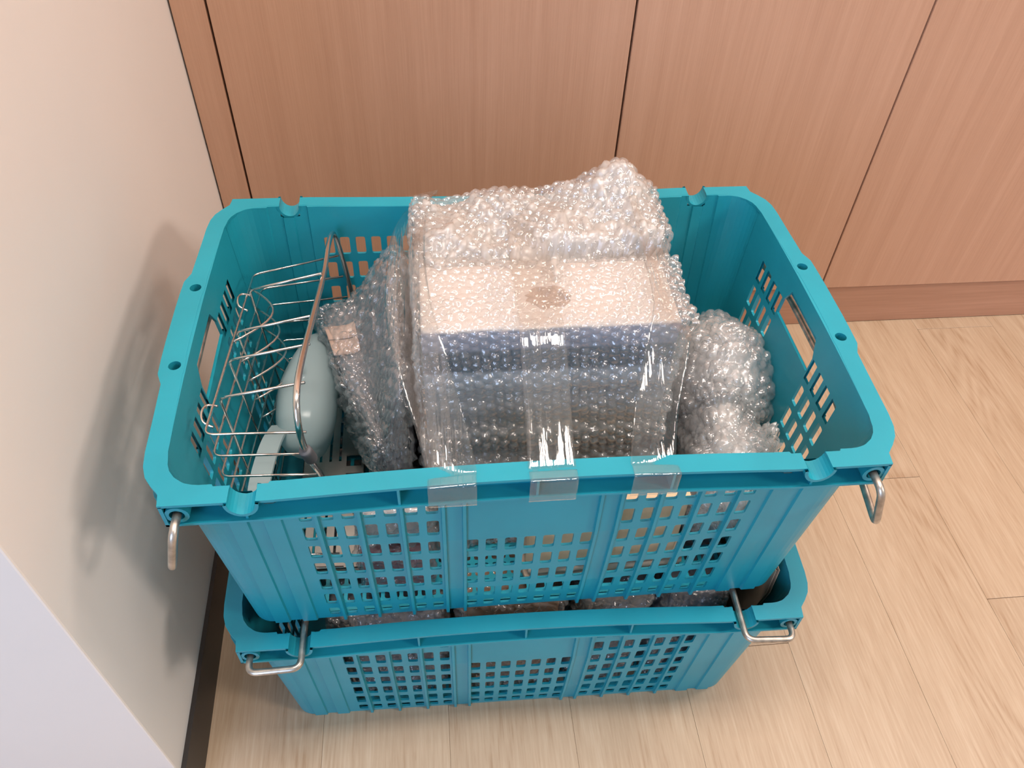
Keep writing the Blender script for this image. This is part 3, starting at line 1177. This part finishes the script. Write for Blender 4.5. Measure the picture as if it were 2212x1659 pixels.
def wrapped_loft(centers, radii, n_around, n_along, pitch=0.0116, rad=0.0055, bh=0.0040, crumple=0.003, seed=2, squash=1.0):
    """bubble-wrap skin over a lofted bag: centers (k,3), radii (k,2)"""
    C = np.array(centers, float); Rr = np.array(radii, float)
    t_ = np.linspace(0, len(C) - 1, n_along)

    def smooth(Aa):
        out = []
        for tt in t_:
            i = int(min(math.floor(tt), len(Aa) - 2)); f = tt - i
            a = Aa[max(i - 1, 0)]; b = Aa[i]; c = Aa[i + 1]; d = Aa[min(i + 2, len(Aa) - 1)]
            out.append(0.5 * ((2 * b) + (c - a) * f + (2 * a - 5 * b + 4 * c - d) * f * f + (3 * b - a - 3 * c + d) * f ** 3))
        return np.array(out)
    Cs, Rs = smooth(C), np.maximum(smooth(Rr), 0.002)
    T = np.gradient(Cs, axis=0); T /= np.linalg.norm(T, axis=1)[:, None]
    up = np.array([0, 0, 1.0])
    X = np.cross(T, up); X /= np.linalg.norm(X, axis=1)[:, None]
    Z = np.cross(X, T)
    a = np.linspace(0, 2 * PI, n_around, endpoint=False)
    P = np.zeros((n_around, n_along, 3))
    ca, sa = np.cos(a), np.sin(a)
    for j in range(n_along):
        P[:, j] = Cs[j] + ca[:, None] * X[j] * Rs[j, 0] + sa[:, None] * Z[j] * Rs[j, 1]
    arc = np.concatenate([[0], np.cumsum(np.linalg.norm(np.diff(Cs, axis=0), axis=1) + np.abs(np.diff(Rs[:, 0])) * 0.5)])
    rm = Rs.mean()
    U = np.repeat((a * rm)[:, None], n_along, 1).ravel()
    Wv = np.repeat(arc[None, :], n_around, 0).ravel()
    V = P.reshape(-1, 3); F = grid_faces(n_around, n_along, 0, True)
    N = vert_normals(V, F)
    n1 = Noise3(0.045, seed=seed); n2 = Noise3(0.018, seed=seed + 5)
    V = V + N * ((ridged(n1, V) - 0.5) * crumple * 2 + (ridged(n2, V) - 0.5) * crumple)[:, None]
    N = vert_normals(V, F)
    if ((V - Cs.mean(0)) * N).sum() < 0:
        F = F[:, ::-1]; N = -N
    amp = np.clip(0.6 + 0.45 * Noise3(0.05, seed=seed + 3)(V), 0.12, 1.1)
    V = V + N * (hexbump(U, Wv, pitch, rad) * bh * amp)[:, None]
    return V, F


def rounded_solid(name, half, r, mat, deform, parent, step=0.02):
    hx, hy, hz = half
    Vs, Fs, base = [], [], 0
    for a, b, c, s in [(0, 1, 2, 1), (0, 1, 2, -1), (1, 2, 0, 1), (1, 2, 0, -1), (2, 0, 1, 1), (2, 0, 1, -1)]:
        hh = (hx, hy, hz)
        def lin(h):
            n = max(2, int(2 * h / step))
            return np.unique(np.concatenate([np.linspace(-h, -h + r, 4), np.linspace(-h + r, h - r, n), np.linspace(h - r, h, 4)]))
        u, v = lin(hh[a]), lin(hh[b])
        U, W = np.meshgrid(u, v, indexing='ij')
        P = np.zeros((len(u), len(v), 3)); P[..., a] = U; P[..., b] = W; P[..., c] = s * hh[c]
        F = grid_faces(len(u), len(v), base)
        if s < 0: F = F[:, ::-1]
        Vs.append(P.reshape(-1, 3)); Fs.append(F); base += len(u) * len(v)
    V = np.concatenate(Vs); F = np.concatenate(Fs)
    inner = np.clip(V, [-hx + r, -hy + r, -hz + r], [hx - r, hy - r, hz - r])
    d = V - inner; d /= np.linalg.norm(d, axis=1)[:, None] + 1e-9
    V = deform(inner + d * r)
    me = mesh_from_arrays(name, V, F, mat)
    return link(name, me, parent)


def sstep(a, b, x_):
    t_ = np.clip((x_ - a) / (b - a), 0, 1)
    return t_ * t_ * (3 - 2 * t_)


Z0 = DZ + 0.0052          # inside floor of the upper crate

# ---- wrapped appliance carton (largest parcel)
par = empty('wrapped_carton', (0.0272, 0.030, Z0))
tag(par, 'large carton in bubble wrap, cream lid, standing highest in the upper crate', 'parcel')
TOPZ = 0.3185             # local height of the lid


def big_deform(grow):
    def f(P):
        P = P.copy()
        hz = TOPZ / 2 + grow
        x_, y_, z_ = P[:, 0].copy(), P[:, 1].copy(), P[:, 2].copy()
        up_ = sstep(0.02, hz, z_)
        back = sstep(-0.002, 0.022, y_)
        far = sstep(0.0, 0.105, y_)
        if grow > 0.001:
            # behind the lid the film is gathered: crease, then a soft heap with a peak on the right
            crease = np.exp(-((y_ - 0.000) / 0.007) ** 2) * -0.013 * sstep(-0.11, 0.0, x_)
            heap = back * (0.004 + 0.010 * np.exp(-((x_ - 0.060) / 0.060) ** 2)) \
                + back * 0.032 * np.exp(-((x_ - 0.090) / 0.024) ** 2 - ((y_ - 0.090) / 0.034) ** 2) \
                + back * 0.007 * np.sin(x_ * 62 + 1.0) * np.sin(y_ * 55)
            heap = heap + far * (0.004 - 0.006 * sstep(0.02, -0.10, x_))
            z_ = z_ + up_ * (crease + heap)
            # the film hangs away from the carton and bellies out to the front low down
            front = sstep(-0.070, -0.108, y_)
            drop = sstep(0.050, -0.08, z_)
            y_ = y_ - front * drop * (0.022 + 0.005 * np.sin(x_ * 34))
            y_ = y_ - front * 0.0030 * (np.sin(z_ * 150 + x_ * 4) + 0.6 * np.sin(z_ * 83 - x_ * 9)) * sstep(0.14, 0.09, z_)
            x_ = x_ * (1 + 0.05 * back) + 0.004 * back
        else:
            z_ = z_ - 0.045 * back * up_
        P[:, 0], P[:, 1], P[:, 2] = x_, y_, z_ + TOPZ / 2
        return P
    return f


rounded_solid('carton', (0.1215, 0.1035, TOPZ / 2 - 0.001), 0.003, M['carton'], big_deform(0.0), par)
g_ = 0.0045
V, F = wrapped_box((0.1225 + g_, 0.105 + g_, TOPZ / 2 + g_ * 0.6), 0.010, 0.00115, big_deform(g_), pitch=0.0108, rad=0.0050, bh=0.0046, crumple=0.0012, seed=11, flat=0.55)
V[:, 2] = np.maximum(V[:, 2], 0.0)
o = link('bubble_wrap', mesh_from_arrays('bubble_wrap', V, F, M['wrap']), par)
o['label'] = 'clear bubble wrap skin'
# brown round sticker on the lid and a free edge of film at the right
mb = MB(); n_ = 28
ring_ = [(0.0005 + (0.0215 + 0.002 * math.sin(3 * k)) * math.cos(2 * PI * k / n_), -0.062 + (0.0165 + 0.002 * math.cos(5 * k)) * math.sin(2 * PI * k / n_)) for k in range(n_)]
mb.add([(a, b, TOPZ - 0.0015) for a, b in ring_] + [(a, b, TOPZ - 0.0006) for a, b in ring_],
       [tuple(range(n_, 2 * n_)), tuple(range(n_))[::-1]] + [(k, (k + 1) % n_, n_ + (k + 1) % n_, n_ + k) for k in range(n_)])
o = mb.build('round_sticker', M['sticker'], par); o['label'] = 'brown round patch under the film'
UU, VV = np.meshgrid(np.linspace(0, 1, 22), np.linspace(0, 1, 84), indexing='ij')
P = np.stack([0.122 + 0.019 * UU + 0.002 * np.sin(VV * 9), -0.095 + 0.095 * VV, TOPZ - 0.006 - 0.010 * UU * (1 - 0.6 * VV) + 0.002 * np.sin(VV * 14)], -1).reshape(-1, 3)
Ff = grid_faces(22, 84)
P = P + vert_normals(P, Ff) * (hexbump(P[:, 0], P[:, 1], 0.0108, 0.0050) * 0.0045)[:, None]
o = link('film_edge', mesh_from_arrays('film_edge', P, Ff, M['wrap']), par)
sd = o.modifiers.new('thick', 'SOLIDIFY'); sd.thickness = 0.0004
# gathered layers of film behind the lid
for q_, (sd_, hy_, hz_) in enumerate(((15, 0.049, 0.050), (19, 0.044, 0.046))):
    def heap_deform(P, q_=q_):
        P = P + np.array([0.0, 0.054, TOPZ / 2 - 0.0470 - 0.0035 * q_])
        P[:, 1] -= sstep(0.05, 0.0, P[:, 1]) * (0.024 + 0.016 * np.sin(P[:, 0] * 37 + 1 + q_) + 0.006 * np.sin(P[:, 0] * 113)) * sstep(0.06, 0.15, P[:, 2])
        return big_deform(g_ * 0.5)(P)
    V, F = wrapped_box((0.120 - 0.006 * q_, hy_, hz_), 0.014, 0.0019, heap_deform, crumple=0.0035, seed=sd_)
    link('gathered_wrap', mesh_from_arrays('gathered_wrap', V, F, M['wrap_heap']), par)

# ---- grey parcel on the left of it
par = empty('wrapped_appliance', (-0.15, 0.035, Z0))
tag(par, 'dark grey appliance in bubble wrap with tan label, left of the tall carton', 'parcel')


def left_deform(P):
    P = P.copy()
    y_ = P[:, 1]
    w = 0.5 * (0.155 + (y_ + 0.125) * 0.31 - 0.112)       # half width grows to the back
    xr = -0.112 + 0.15
    sx = P[:, 0] / 0.05
    P[:, 0] = (xr - w) + sx * w
    z_ = P[:, 2]
    top = sstep(-0.05, 0.085, z_)
    P[:, 2] = z_ + 0.085 + top * (0.085 * sstep(-0.45, 1.0, sx) - 0.004 * sstep(0.2, -1, sx)) + top * 0.010 * np.exp(-((y_ - 0.06) / 0.05) ** 2)
    # lean of the left side: narrower at the foot
    foot = sstep(0.10, 0.0, P[:, 2])
    P[:, 0] += (foot * 0.020 + 0.012 * sstep(0.0, -0.12, y_)) * sstep(0.3, -1, sx)
    return P


rounded_solid('appliance', (0.043, 0.112, 0.078), 0.012, M['grey_item'], left_deform, par, 0.012)
V, F = wrapped_box((0.05, 0.122, 0.085), 0.022, 0.0014, left_deform, crumple=0.0035, seed=21, flat=0.1)
V[:, 2] = np.maximum(V[:, 2], 0.0)
o = link('bubble_wrap', mesh_from_arrays('bubble_wrap', V, F, M['wrap_grey']), par)
o['label'] = 'clear bubble wrap skin'
for y0, y1 in ((0.021, 0.0425), (0.0435, 0.065)):
    nx_, ny_ = 8, 5
    X_, Y_ = np.meshgrid(np.linspace(-0.0465, -0.012, nx_), np.linspace(y0, y1, ny_), indexing='ij')
    Pl = left_deform(np.stack([X_, Y_, np.full_like(X_, 0.0805)], -1).reshape(-1, 3))
    o = link('paper_label', mesh_from_arrays('paper_label', Pl, grid_faces(nx_, ny_), M['label']), par)
    sd = o.modifiers.new('thick', 'SOLIDIFY'); sd.thickness = 0.0004
    o['label'] = 'tan paper label under the film'

# ---- wrapped bottle on the right
par = empty('wrapped_bottle', (0.238, 0.0, Z0))
tag(par, 'lumpy bubble-wrapped bottle bundle lying right of the tall carton', 'parcel')
cs = [(0.010, 0.108, 0.095), (0.014, 0.096, 0.097), (0.018, 0.055, 0.10), (0.016, 0.010, 0.10), (0.002, -0.030, 0.095), (-0.004, -0.052, 0.095), (-0.002, -0.082, 0.09), (-0.006, -0.115, 0.085), (-0.008, -0.135, 0.082), (-0.008, -0.139, 0.08)]
rs = [(0.004, 0.01), (0.042, 0.062), (0.062, 0.094), (0.062, 0.094), (0.044, 0.080), (0.038, 0.076), (0.052, 0.080), (0.048, 0.075), (0.036, 0.06), (0.004, 0.01)]
V, F = wrapped_loft(cs, rs, 320, 230, crumple=0.0045, seed=31)
V[:, 2] = np.maximum(V[:, 2], 0.0)
V[:, 0] = np.clip(V[:, 0], -0.080, 0.0635)
o = link('bubble_wrap', mesh_from_arrays('bubble_wrap', V, F, M['wrap']), par)
o['label'] = 'clear outer layer of bubble wrap'
V, F = wrapped_loft(cs, [(a * 0.86, b * 0.92) for a, b in rs], 200, 150, crumple=0.004, seed=34, bh=0.003)
V[:, 2] = np.maximum(V[:, 2], 0.001)
o = link('inner_wrap', mesh_from_arrays('inner_wrap', V, F, M['wrap_milky']), par)
o['label'] = 'milky inner layers of bubble wrap'
V, F = wrapped_loft(cs, [(a * 0.76, b * 0.86) for a, b in rs], 40, 40, bh=0, crumple=0.0, seed=32)
V[:, 2] = np.maximum(V[:, 2], 0.002)
link('bottle', mesh_from_arrays('bottle', V, F, M['white_item']), par)
# loose flap of film at its side
flap_u = np.linspace(0, 1, 40); flap_v = np.linspace(0, 1, 40)
UU, VV = np.meshgrid(flap_u, flap_v, indexing='ij')
P = np.stack([0.020 + 0.045 * UU, -0.062 - 0.05 * VV + 0.012 * UU, 0.135 + 0.018 * np.sin(3 * VV + 2 * UU) - 0.02 * UU], -1).reshape(-1, 3)
Ff = grid_faces(40, 40)
P = P + vert_normals(P, Ff) * ((ridged(Noise3(0.02, seed=77), P) - 0.5) * 0.006 + hexbump(P[:, 0], P[:, 1], 0.0105, 0.0048) * 0.0025)[:, None]
o = link('film_flap', mesh_from_arrays('film_flap', P, Ff, M['wrap_milky']), par)
sd = o.modifiers.new('thick', 'SOLIDIFY'); sd.thickness = 0.0004

# ---- kraft box, folded cloth, wine-red carton near the front wall
par = empty('kraft_box', (0.088, -0.092, Z0 + 0.0405))
tag(par, 'small tan kraft cardboard box behind the front mesh of the upper crate', 'box')
mb = MB(); mb.box(-0.083, 0.083, -0.060, -0.022, 0.0, 0.105)
o = mb.build('carton', M['kraft'], par)
bv = o.modifiers.new('edge', 'BEVEL'); bv.width = 0.002; bv.segments = 2
for s in (-1, 1):
    mb = MB(); mb.box(-0.083, 0.083, -0.0405 if s > 0 else -0.060, -0.022 if s > 0 else -0.0415, 0.105, 0.1065)
    mb.build('flap', M['kraft'], par)

par = empty('folded_cloth', (0.095, -0.133, Z0))
tag(par, 'folded beige cloth flat under the kraft box', 'cloth')


for k in range(3):
    V_, F_ = wrapped_box((0.092 - 0.002 * k, 0.021, 0.0066), 0.006, 0.006, lambda P, k=k: P + np.array([0.002 * k, 0.0, 0.0068 + 0.0132 * k]), bh=0, crumple=0.0009, seed=50 + k)
    link('fold', mesh_from_arrays('fold', V_, F_, M['cloth']), par)

par = empty('wine_carton', (-0.135, -0.122, Z0))
tag(par, 'wine-red carton in film seen through the left front mesh', 'box')
rounded_solid('carton', (0.036, 0.026, 0.036), 0.002, M['wine'], lambda P: P + np.array([0, 0, 0.0365]), par)
V, F = wrapped_box((0.0395, 0.0295, 0.0395), 0.006, 0.0016, lambda P: P + np.array([0, 0, 0.0395]), crumple=0.0015, seed=61)
V[:, 2] = np.maximum(V[:, 2], 0.0)
link('bubble_wrap', mesh_from_arrays('bubble_wrap', V, F, M['wrap_grey']), par)

par = empty('wrapped_packet', (-0.130, -0.128, Z0 + 0.0845))
tag(par, 'pale bubble-wrapped packet lying on the wine-red carton', 'parcel')
rounded_solid('packet', (0.033, 0.018, 0.025), 0.006, M['packet'], lambda P: P + np.array([0, 0, 0.0295]), par)
V, F = wrapped_box((0.0385, 0.0225, 0.0300), 0.010, 0.0017, lambda P: P + np.array([0, 0, 0.0300]), crumple=0.0025, seed=66)
V[:, 2] = np.maximum(V[:, 2], 0.0)
link('bubble_wrap', mesh_from_arrays('bubble_wrap', V, F, M['wrap_grey']), par)

# ---- perforated steel drainer plate
par = empty('drainer_tray', (-0.1925, 0.03, Z0))
tag(par, 'slotted stainless steel drainer plate flat on the upper crate bottom', 'tray')
us = [-0.0600]
hl = set()
for c in (-0.0515, -0.0393, -0.0273, -0.0154):
    us += [c - 0.0016, c + 0.0016]
us += [-0.0075, 0.0113, 0.0150]
vs = [-0.155, -0.145, -0.039, -0.0284, -0.0213, -0.0102, -0.002, 0.0074, 0.05, 0.068, 0.095, 0.105]
mb = MB()
for i in range(len(us) - 1):
    wdt = us[i + 1] - us[i]
    if abs(wdt - 0.0032) < 1e-4:
        for j in (1, 2, 6, 7, 8, 9):
            hl.add((i, j, 'cut'))
    if abs(wdt - 0.0188) < 1e-4:
        for j in (2, 3, 5, 6, 8):
            hl.add((i, j, 'cut'))
panel(mb, us, vs, hl, lambda u, v, l: (u, v, 0.009 if l == 0 else 0.0078))
pl = mb.build('plate', M['tray_steel'], par, fix=True)
mb = MB()
for xx in (-0.060, 0.0142):
    mb.box(xx, xx + 0.0008, -0.155, 0.105, 0.0004, 0.009)
for yy in (-0.155, 0.1042):
    mb.box(-0.060, 0.015, yy, yy + 0.0008, 0.0004, 0.009)
mb.build('rim_fold', M['tray_steel'], par)

# ---- chromed wire rack standing on its side at the left
par = empty('wire_rack', (-0.24, 0.0, Z0))
tag(par, 'chromed wire dish rack stood on its side at the left of the upper crate', 'rack')
ZL = -(Z0 - DZ)            # from crate-local heights to rack-local


def RP(x_, y_, z_): return (x_ + 0.24, y_, z_ + ZL)


XB = -0.283
for k in range(9):
    zf = 0.2665 - 0.0268 * k
    zb = 0.2210 - 0.0330 * k
    zb = max(zb, 0.012 + 0.001 * (8 - k)); zf = max(zf, 0.012)
    xo = XB + 0.0028 * (k - 3) * 0.6
    dyf = -0.134 - 0.003 * min(k, 3)
    dyb = (0.146, 0.160, 0.168, 0.172, 0.174, 0.174, 0.172, 0.170, 0.168)[k]
    pts = [RP(-0.199 + 0.001 * k, dyf - 0.004, zf + 0.001), RP(xo, dyf, zf), RP(xo, dyb, zb), RP(-0.193 + 0.0015 * k, min(0.183, dyb + 0.036), zb - 0.004)]
    mb = MB(); mb.tube(fillet(pts, 0.009, 5), 0.00125, 7)
    mb.build('wire', M['chrome'], par, smooth=True)
    if 0 <= k <= 5:
        # bowed plate divider on this wire
        zz = lambda y_: zf + (zb - zf) * (y_ - dyf) / (dyb - dyf)
        arc = [RP(xo + 0.002 + 0.032 * math.sin(PI * t_), 0.112 - 0.105 * t_, zz(0.112 - 0.105 * t_) + 0.002) for t_ in np.linspace(0, 1, 13)]
        mb = MB(); mb.tube(arc, 0.00125, 7)
        mb.build('divider', M['chrome'], par, smooth=True)
for k, (yt, zt_, yl, zl) in enumerate([(0.100, 0.236, 0.125, 0.012), (0.017, 0.2500, 0.058, 0.012), (-0.030, 0.2555, 0.000, 0.012), (-0.0835, 0.2590, -0.070, 0.012)]):
    pts = [RP(-0.1995, yt - 0.018, zt_ + 0.034), RP(XB - 0.001, yt, zt_), RP(XB + 0.002, yl, zl)]
    mb = MB(); mb.tube(fillet(pts, 0.008, 5), 0.00135, 7)
    mb.build('cross_wire', M['chrome'], par, smooth=True)
for yy, zz_ in ((0.088, 0.232), (-0.105, 0.262)):     # little hooks on the outer face
    pts = curve([RP(XB - 0.001, yy + 0.012, zz_ - 0.004), RP(XB - 0.010, yy + 0.010, zz_), RP(XB - 0.0125, yy, zz_ + 0.002), RP(XB - 0.010, yy - 0.010, zz_), RP(XB - 0.001, yy - 0.014, zz_ - 0.004)], 5)
    mb = MB(); mb.tube(pts, 0.00125, 7)
    mb.build('hook', M['chrome'], par, smooth=True)
rim_pts = [(-0.176, 0.165, 0.014), (-0.178, 0.178, 0.06), (-0.183, 0.181, 0.15), (-0.190, 0.1815, 0.225), (-0.195, 0.178, 0.252), (-0.1975, 0.150, 0.258),
           (-0.1985, 0.085, 0.2645), (-0.2, -0.010, 0.288), (-0.2, -0.090, 0.311), (-0.2, -0.132, 0.3165), (-0.2, -0.152, 0.303), (-0.2, -0.1555, 0.275), (-0.1985, -0.146, 0.235), (-0.197, -0.125, 0.18), (-0.195, -0.115, 0.10), (-0.193, -0.11, 0.014)]
mb = MB(); mb.tube(curve([RP(*p_) for p_ in rim_pts], 7), 0.0030, 10)
o = mb.build('frame_bar', M['chrome'], par, smooth=True); o['label'] = 'thick polished frame bar'
mb = MB()
mb.tube(curve([RP(-0.2, -0.1545, 0.263), RP(-0.199, -0.1525, 0.257), RP(-0.1985, -0.147, 0.243), RP(-0.198, -0.1445, 0.238)], 4), [0.0052, 0.0058, 0.006, 0.006, 0.006, 0.006, 0.006, 0.006, 0.006, 0.006, 0.006, 0.0058, 0.0048], 12)
o = mb.build('rubber_foot', M['rubber'], par, smooth=True); o['label'] = 'grey rubber sleeve'

# ---- translucent scoop inside the rack
par = empty('plastic_scoop', (-0.219, 0.004, Z0 + 0.004))
tag(par, 'milky translucent plastic scoop lying inside the wire rack', 'scoop')
nA, nB = 44, 18
Vv = []; top_pts = []
cx_, cy_ = 0.0, 0.035                      # local centre of the bowl
for i in range(nA):
    a = 2 * PI * i / nA
    ca, sa = math.cos(a), math.sin(a)
    ry = 0.098 if sa > 0 else 0.078
    rx = 0.034 * (1.0 - 0.38 * max(0, sa) ** 1.5)
    ex = 0.75 if sa < 0 else 0.95
    ex2 = 0.55 if ca < 0 else ex
    ox = rx * math.copysign(abs(ca) ** ex2, ca) + 0.010 * max(0, sa) - 0.013
    oy = cy_ + ry * math.copysign(abs(sa) ** ex, sa)
    for j in range(nB + 1):
        t_ = j / nB
        if t_ < 0.55:                      # dome
            s = math.sin(t_ / 0.55 * PI / 2)
            z = 0.152 - 0.040 * (1 - math.cos(t_ / 0.55 * PI / 2)) ** 1.3
            k_ = s
        else:                              # side wall
            q_ = (t_ - 0.55) / 0.45
            k_ = 1.0 - 0.62 * q_ ** 1.4
            z = 0.112 - 0.075 * q_
        Vv.append((-0.013 + (ox + 0.013) * k_, cy_ + (oy - cy_) * k_, z))
Vv = np.array(Vv)
Fv = grid_faces(nA, nB + 1, 0, True)
o = link('bowl', mesh_from_arrays('bowl', Vv, Fv[:, ::-1], M['cup']), par)
sd = o.modifiers.new('thick', 'SOLIDIFY'); sd.thickness = 0.0014
mb = MB()
hp = [(-0.036, -0.018, 0.128), (-0.040, -0.045, 0.140), (-0.043, -0.075, 0.146), (-0.0455, -0.110, 0.147), (-0.046, -0.135, 0.140)]
hc = curve(hp, 4)
for (a, b_) in zip(hc[:-1], hc[1:]):
    w = 0.0105
    lo = [(a[0] - w, a[1], a[2] - 0.004), (a[0] + w, a[1], a[2] - 0.004), (b_[0] + w, b_[1], b_[2] - 0.004), (b_[0] - w, b_[1], b_[2] - 0.004)]
    hi = [(p_[0], p_[1], p_[2] + 0.004) for p_ in lo]
    mb.hexa([lo[3], lo[2], lo[1], lo[0]], [hi[3], hi[2], hi[1], hi[0]])
mb.build('handle', M['cup'], par)

# ---- clear packing tape across the upper crate
def tape(label, path, width=0.041, seed=0, roll=None):
    """path: (x, y, z) front to back; a thin strip laid over the lips and the parcel"""
    C_ = np.array(curve(path, 10)); n = len(C_)
    w = np.linspace(-0.5, 0.5, 15)
    r_ = np.zeros(n) if roll is None else np.interp(np.linspace(0, 1, n), np.linspace(0, 1, len(roll)), roll)
    P = np.zeros((n, len(w), 3))
    g = np.random.default_rng(seed)
    folds = [(g.uniform(-0.45, 0.45), g.uniform(0.02, 0.05), g.uniform(0.3, 1.0)) for _ in range(4)]
    for i in range(n):
        yy = C_[i, 1]
        free = float(np.clip((yy + 0.196) / 0.02, 0, 1) * np.clip((-0.075 - yy) / 0.02, 0, 1)) + 0.10
        for j, ww in enumerate(w):
            bump = sum(s * math.exp(-((ww - c) / d) ** 2) for c, d, s in folds) * 0.0022 * free
            P[i, j] = (C_[i, 0] + ww * width, C_[i, 1], C_[i, 2] + r_[i] * ww * width + bump)
    V_ = P.reshape(-1, 3)
    base = C_[0].copy(); base[2] = V_[:, 2].min()
    V_ = V_ - base
    me = mesh_from_arrays('packing_tape', V_, grid_faces(n, len(w)), M['tape'])
    o = link('packing_tape', me)
    o.location = base
    sd = o.modifiers.new('thick', 'SOLIDIFY'); sd.thickness = 0.00025
    return tag(o, label, 'tape', 'clear packing tape strips over the upper crate')


RT = DZ + H
def lip_front(x_, x2=None):
    return [(x_, -0.2148, RT - 0.0270), (x_, -0.2150, RT - 0.004), (x_, -0.2140, RT + 0.0008), (x_, -0.205, RT + 0.0010), (x_, -0.196, RT + 0.0012)]
def lip_back(x_):
    return [(x_, 0.192, RT + 0.006), (x_, 0.200, RT + 0.0012), (x_, 0.213, RT + 0.0010), (x_, 0.2172, RT - 0.001), (x_, 0.2175, RT - 0.016)]


TZ = Z0 + TOPZ + 0.0085 - RT
tape('middle clear tape strip from front lip across the carton lid', lip_front(0.0125) + [(0.0135, -0.150, RT + 0.0215), (0.014, -0.092, RT + TZ - 0.001), (0.0145, -0.070, RT + TZ), (0.015, -0.020, RT + TZ), (0.015, 0.020, RT + TZ), (0.016, 0.060, RT + TZ + 0.005), (0.018, 0.130, RT + TZ - 0.008)] + lip_back(0.021), seed=3)
tape('left clear tape strip beside the grey wrapped appliance', lip_front(-0.073) + [(-0.083, -0.150, RT + 0.019), (-0.098, -0.092, RT + TZ - 0.008), (-0.104, -0.060, RT + TZ - 0.006), (-0.108, 0.0, RT + TZ - 0.008), (-0.107, 0.05, RT + TZ - 0.010), (-0.103, 0.12, RT + TZ - 0.024)] + lip_back(-0.092), seed=5, roll=[0, 0, 0.1, 0.7, 1.0, 1.0, 0.7, 0.3, 0])
tape('right clear tape strip next to the wrapped bottle bundle', lip_front(0.101) + [(0.112, -0.150, RT + 0.020), (0.132, -0.092, RT + TZ - 0.004), (0.139, -0.060, RT + TZ - 0.003), (0.142, 0.0, RT + TZ - 0.004), (0.143, 0.05, RT + TZ + 0.004), (0.143, 0.12, RT + TZ + 0.006)] + lip_back(0.140), seed=8, roll=[0, 0, -0.1, -0.6, -0.9, -0.9, -0.6, -0.2, 0])

# ---- contents of the lower crate
ZLOW = 0.0052


def lower_parcel(name, label, x0, x1, y0, y1, h, mat, wrapmat, seed, inner_name, slope=0.0):
    cx, cy = (x0 + x1) / 2, (y0 + y1) / 2
    wx = cx * math.cos(LROT) - cy * math.sin(LROT) + 0.0063
    wy = cx * math.sin(LROT) + cy * math.cos(LROT) + 0.0022
    p_ = empty(name, (wx, wy, ZLOW), LROT)
    tag(p_, label, 'parcel')
    hx, hy, hz = (x1 - x0) / 2, (y1 - y0) / 2, h / 2
    def df(P):
        P = P.copy(); P[:, 2] = P[:, 2] + hz
        P[:, 2] += slope * P[:, 0] / hx * sstep(0.3 * h, h, P[:, 2])
        return P
    rounded_solid(inner_name, (hx - 0.006, hy - 0.006, hz - 0.005), 0.006, mat, df, p_)
    V_, F_ = wrapped_box((hx, hy, hz), 0.014, 0.0017, df, crumple=0.003, seed=seed)
    V_[:, 2] = np.maximum(V_[:, 2], 0.0)
    link('bubble_wrap', mesh_from_arrays('bubble_wrap', V_, F_, wrapmat), p_)
    return p_


lower_parcel('wrapped_parcel', 'slate bubble-wrapped parcel at the left end of the lower crate', -0.230, -0.090, -0.158, -0.040, 0.222, M['slate_item'], M['wrap'], 101, 'item', 0.004)
lower_parcel('wrapped_parcel', 'brown bubble-wrapped parcel in the middle of the lower crate', -0.074, 0.054, -0.158, -0.040, 0.232, M['brown_item'], M['wrap'], 102, 'item', -0.003)
lower_parcel('wrapped_parcel', 'brown and grey bubble-wrapped parcel right of the middle in the lower crate', 0.070, 0.162, -0.158, -0.040, 0.238, M['grey_item'], M['wrap'], 103, 'item', 0.003)
lower_parcel('wrapped_parcel', 'dark bubble-wrapped parcel at the right end of the lower crate', 0.178, 0.258, -0.158, -0.040, 0.226, M['slate_item'], M['wrap_grey'], 104, 'item', -0.004)
lower_parcel('wrapped_parcel', 'added unseen filler parcel in the dark space behind the others in the lower crate', -0.24, 0.258, -0.022, 0.145, 0.20, M['grey_item'], M['wrap_grey'], 105, 'item')  # invented, unseen parcel added to fill the dark interior behind the front row

cs_ = empty('cardboard_sheet', (0.3080, -0.0045, ZLOW), LROT)
tag(cs_, 'brown corrugated cardboard sheet upright against the right end of the lower crate', 'cardboard')
LEAN = lambda z: 0.0150 * z / 0.277 - 0.0205
prof = [(-0.140, 0.0), (0.130, 0.0), (0.130, 0.277), (-0.158, 0.277), (-0.164, 0.235)]
def plate(x0, x1):
    mb = MB(); n = len(prof)
    mb.add([(x0 + LEAN(z), y, z) for y, z in prof] + [(x1 + LEAN(z), y, z) for y, z in prof],
           [tuple(range(n)), tuple(range(2 * n - 1, n - 1, -1))] + [(i, n + i, n + (i + 1) % n, (i + 1) % n) for i in range(n)])
    return mb
plate(-0.0024, -0.0016).build('face_paper', M['corrugated'], cs_, fix=True)
plate(0.0016, 0.0024).build('face_paper', M['corrugated'], cs_, fix=True)
# fluted core
mb = MB()
ys = np.linspace(-0.157, 0.128, 128)
row = []
for q_, y_ in enumerate(ys):
    zb_ = 0.0 if y_ > -0.139 else (-0.139 - y_) / 0.018 * 0.17
    fx = 0.0015 * math.sin(q_ * PI / 2.0)
    row += [(fx + LEAN(zb_), y_, zb_), (fx + LEAN(0.2762), y_, 0.2762)]
mb.add(row, [(2 * i, 2 * i + 2, 2 * i + 3, 2 * i + 1) for i in range(len(ys) - 1)])
mb.build('fluted_core', M['corrugated'], cs_)
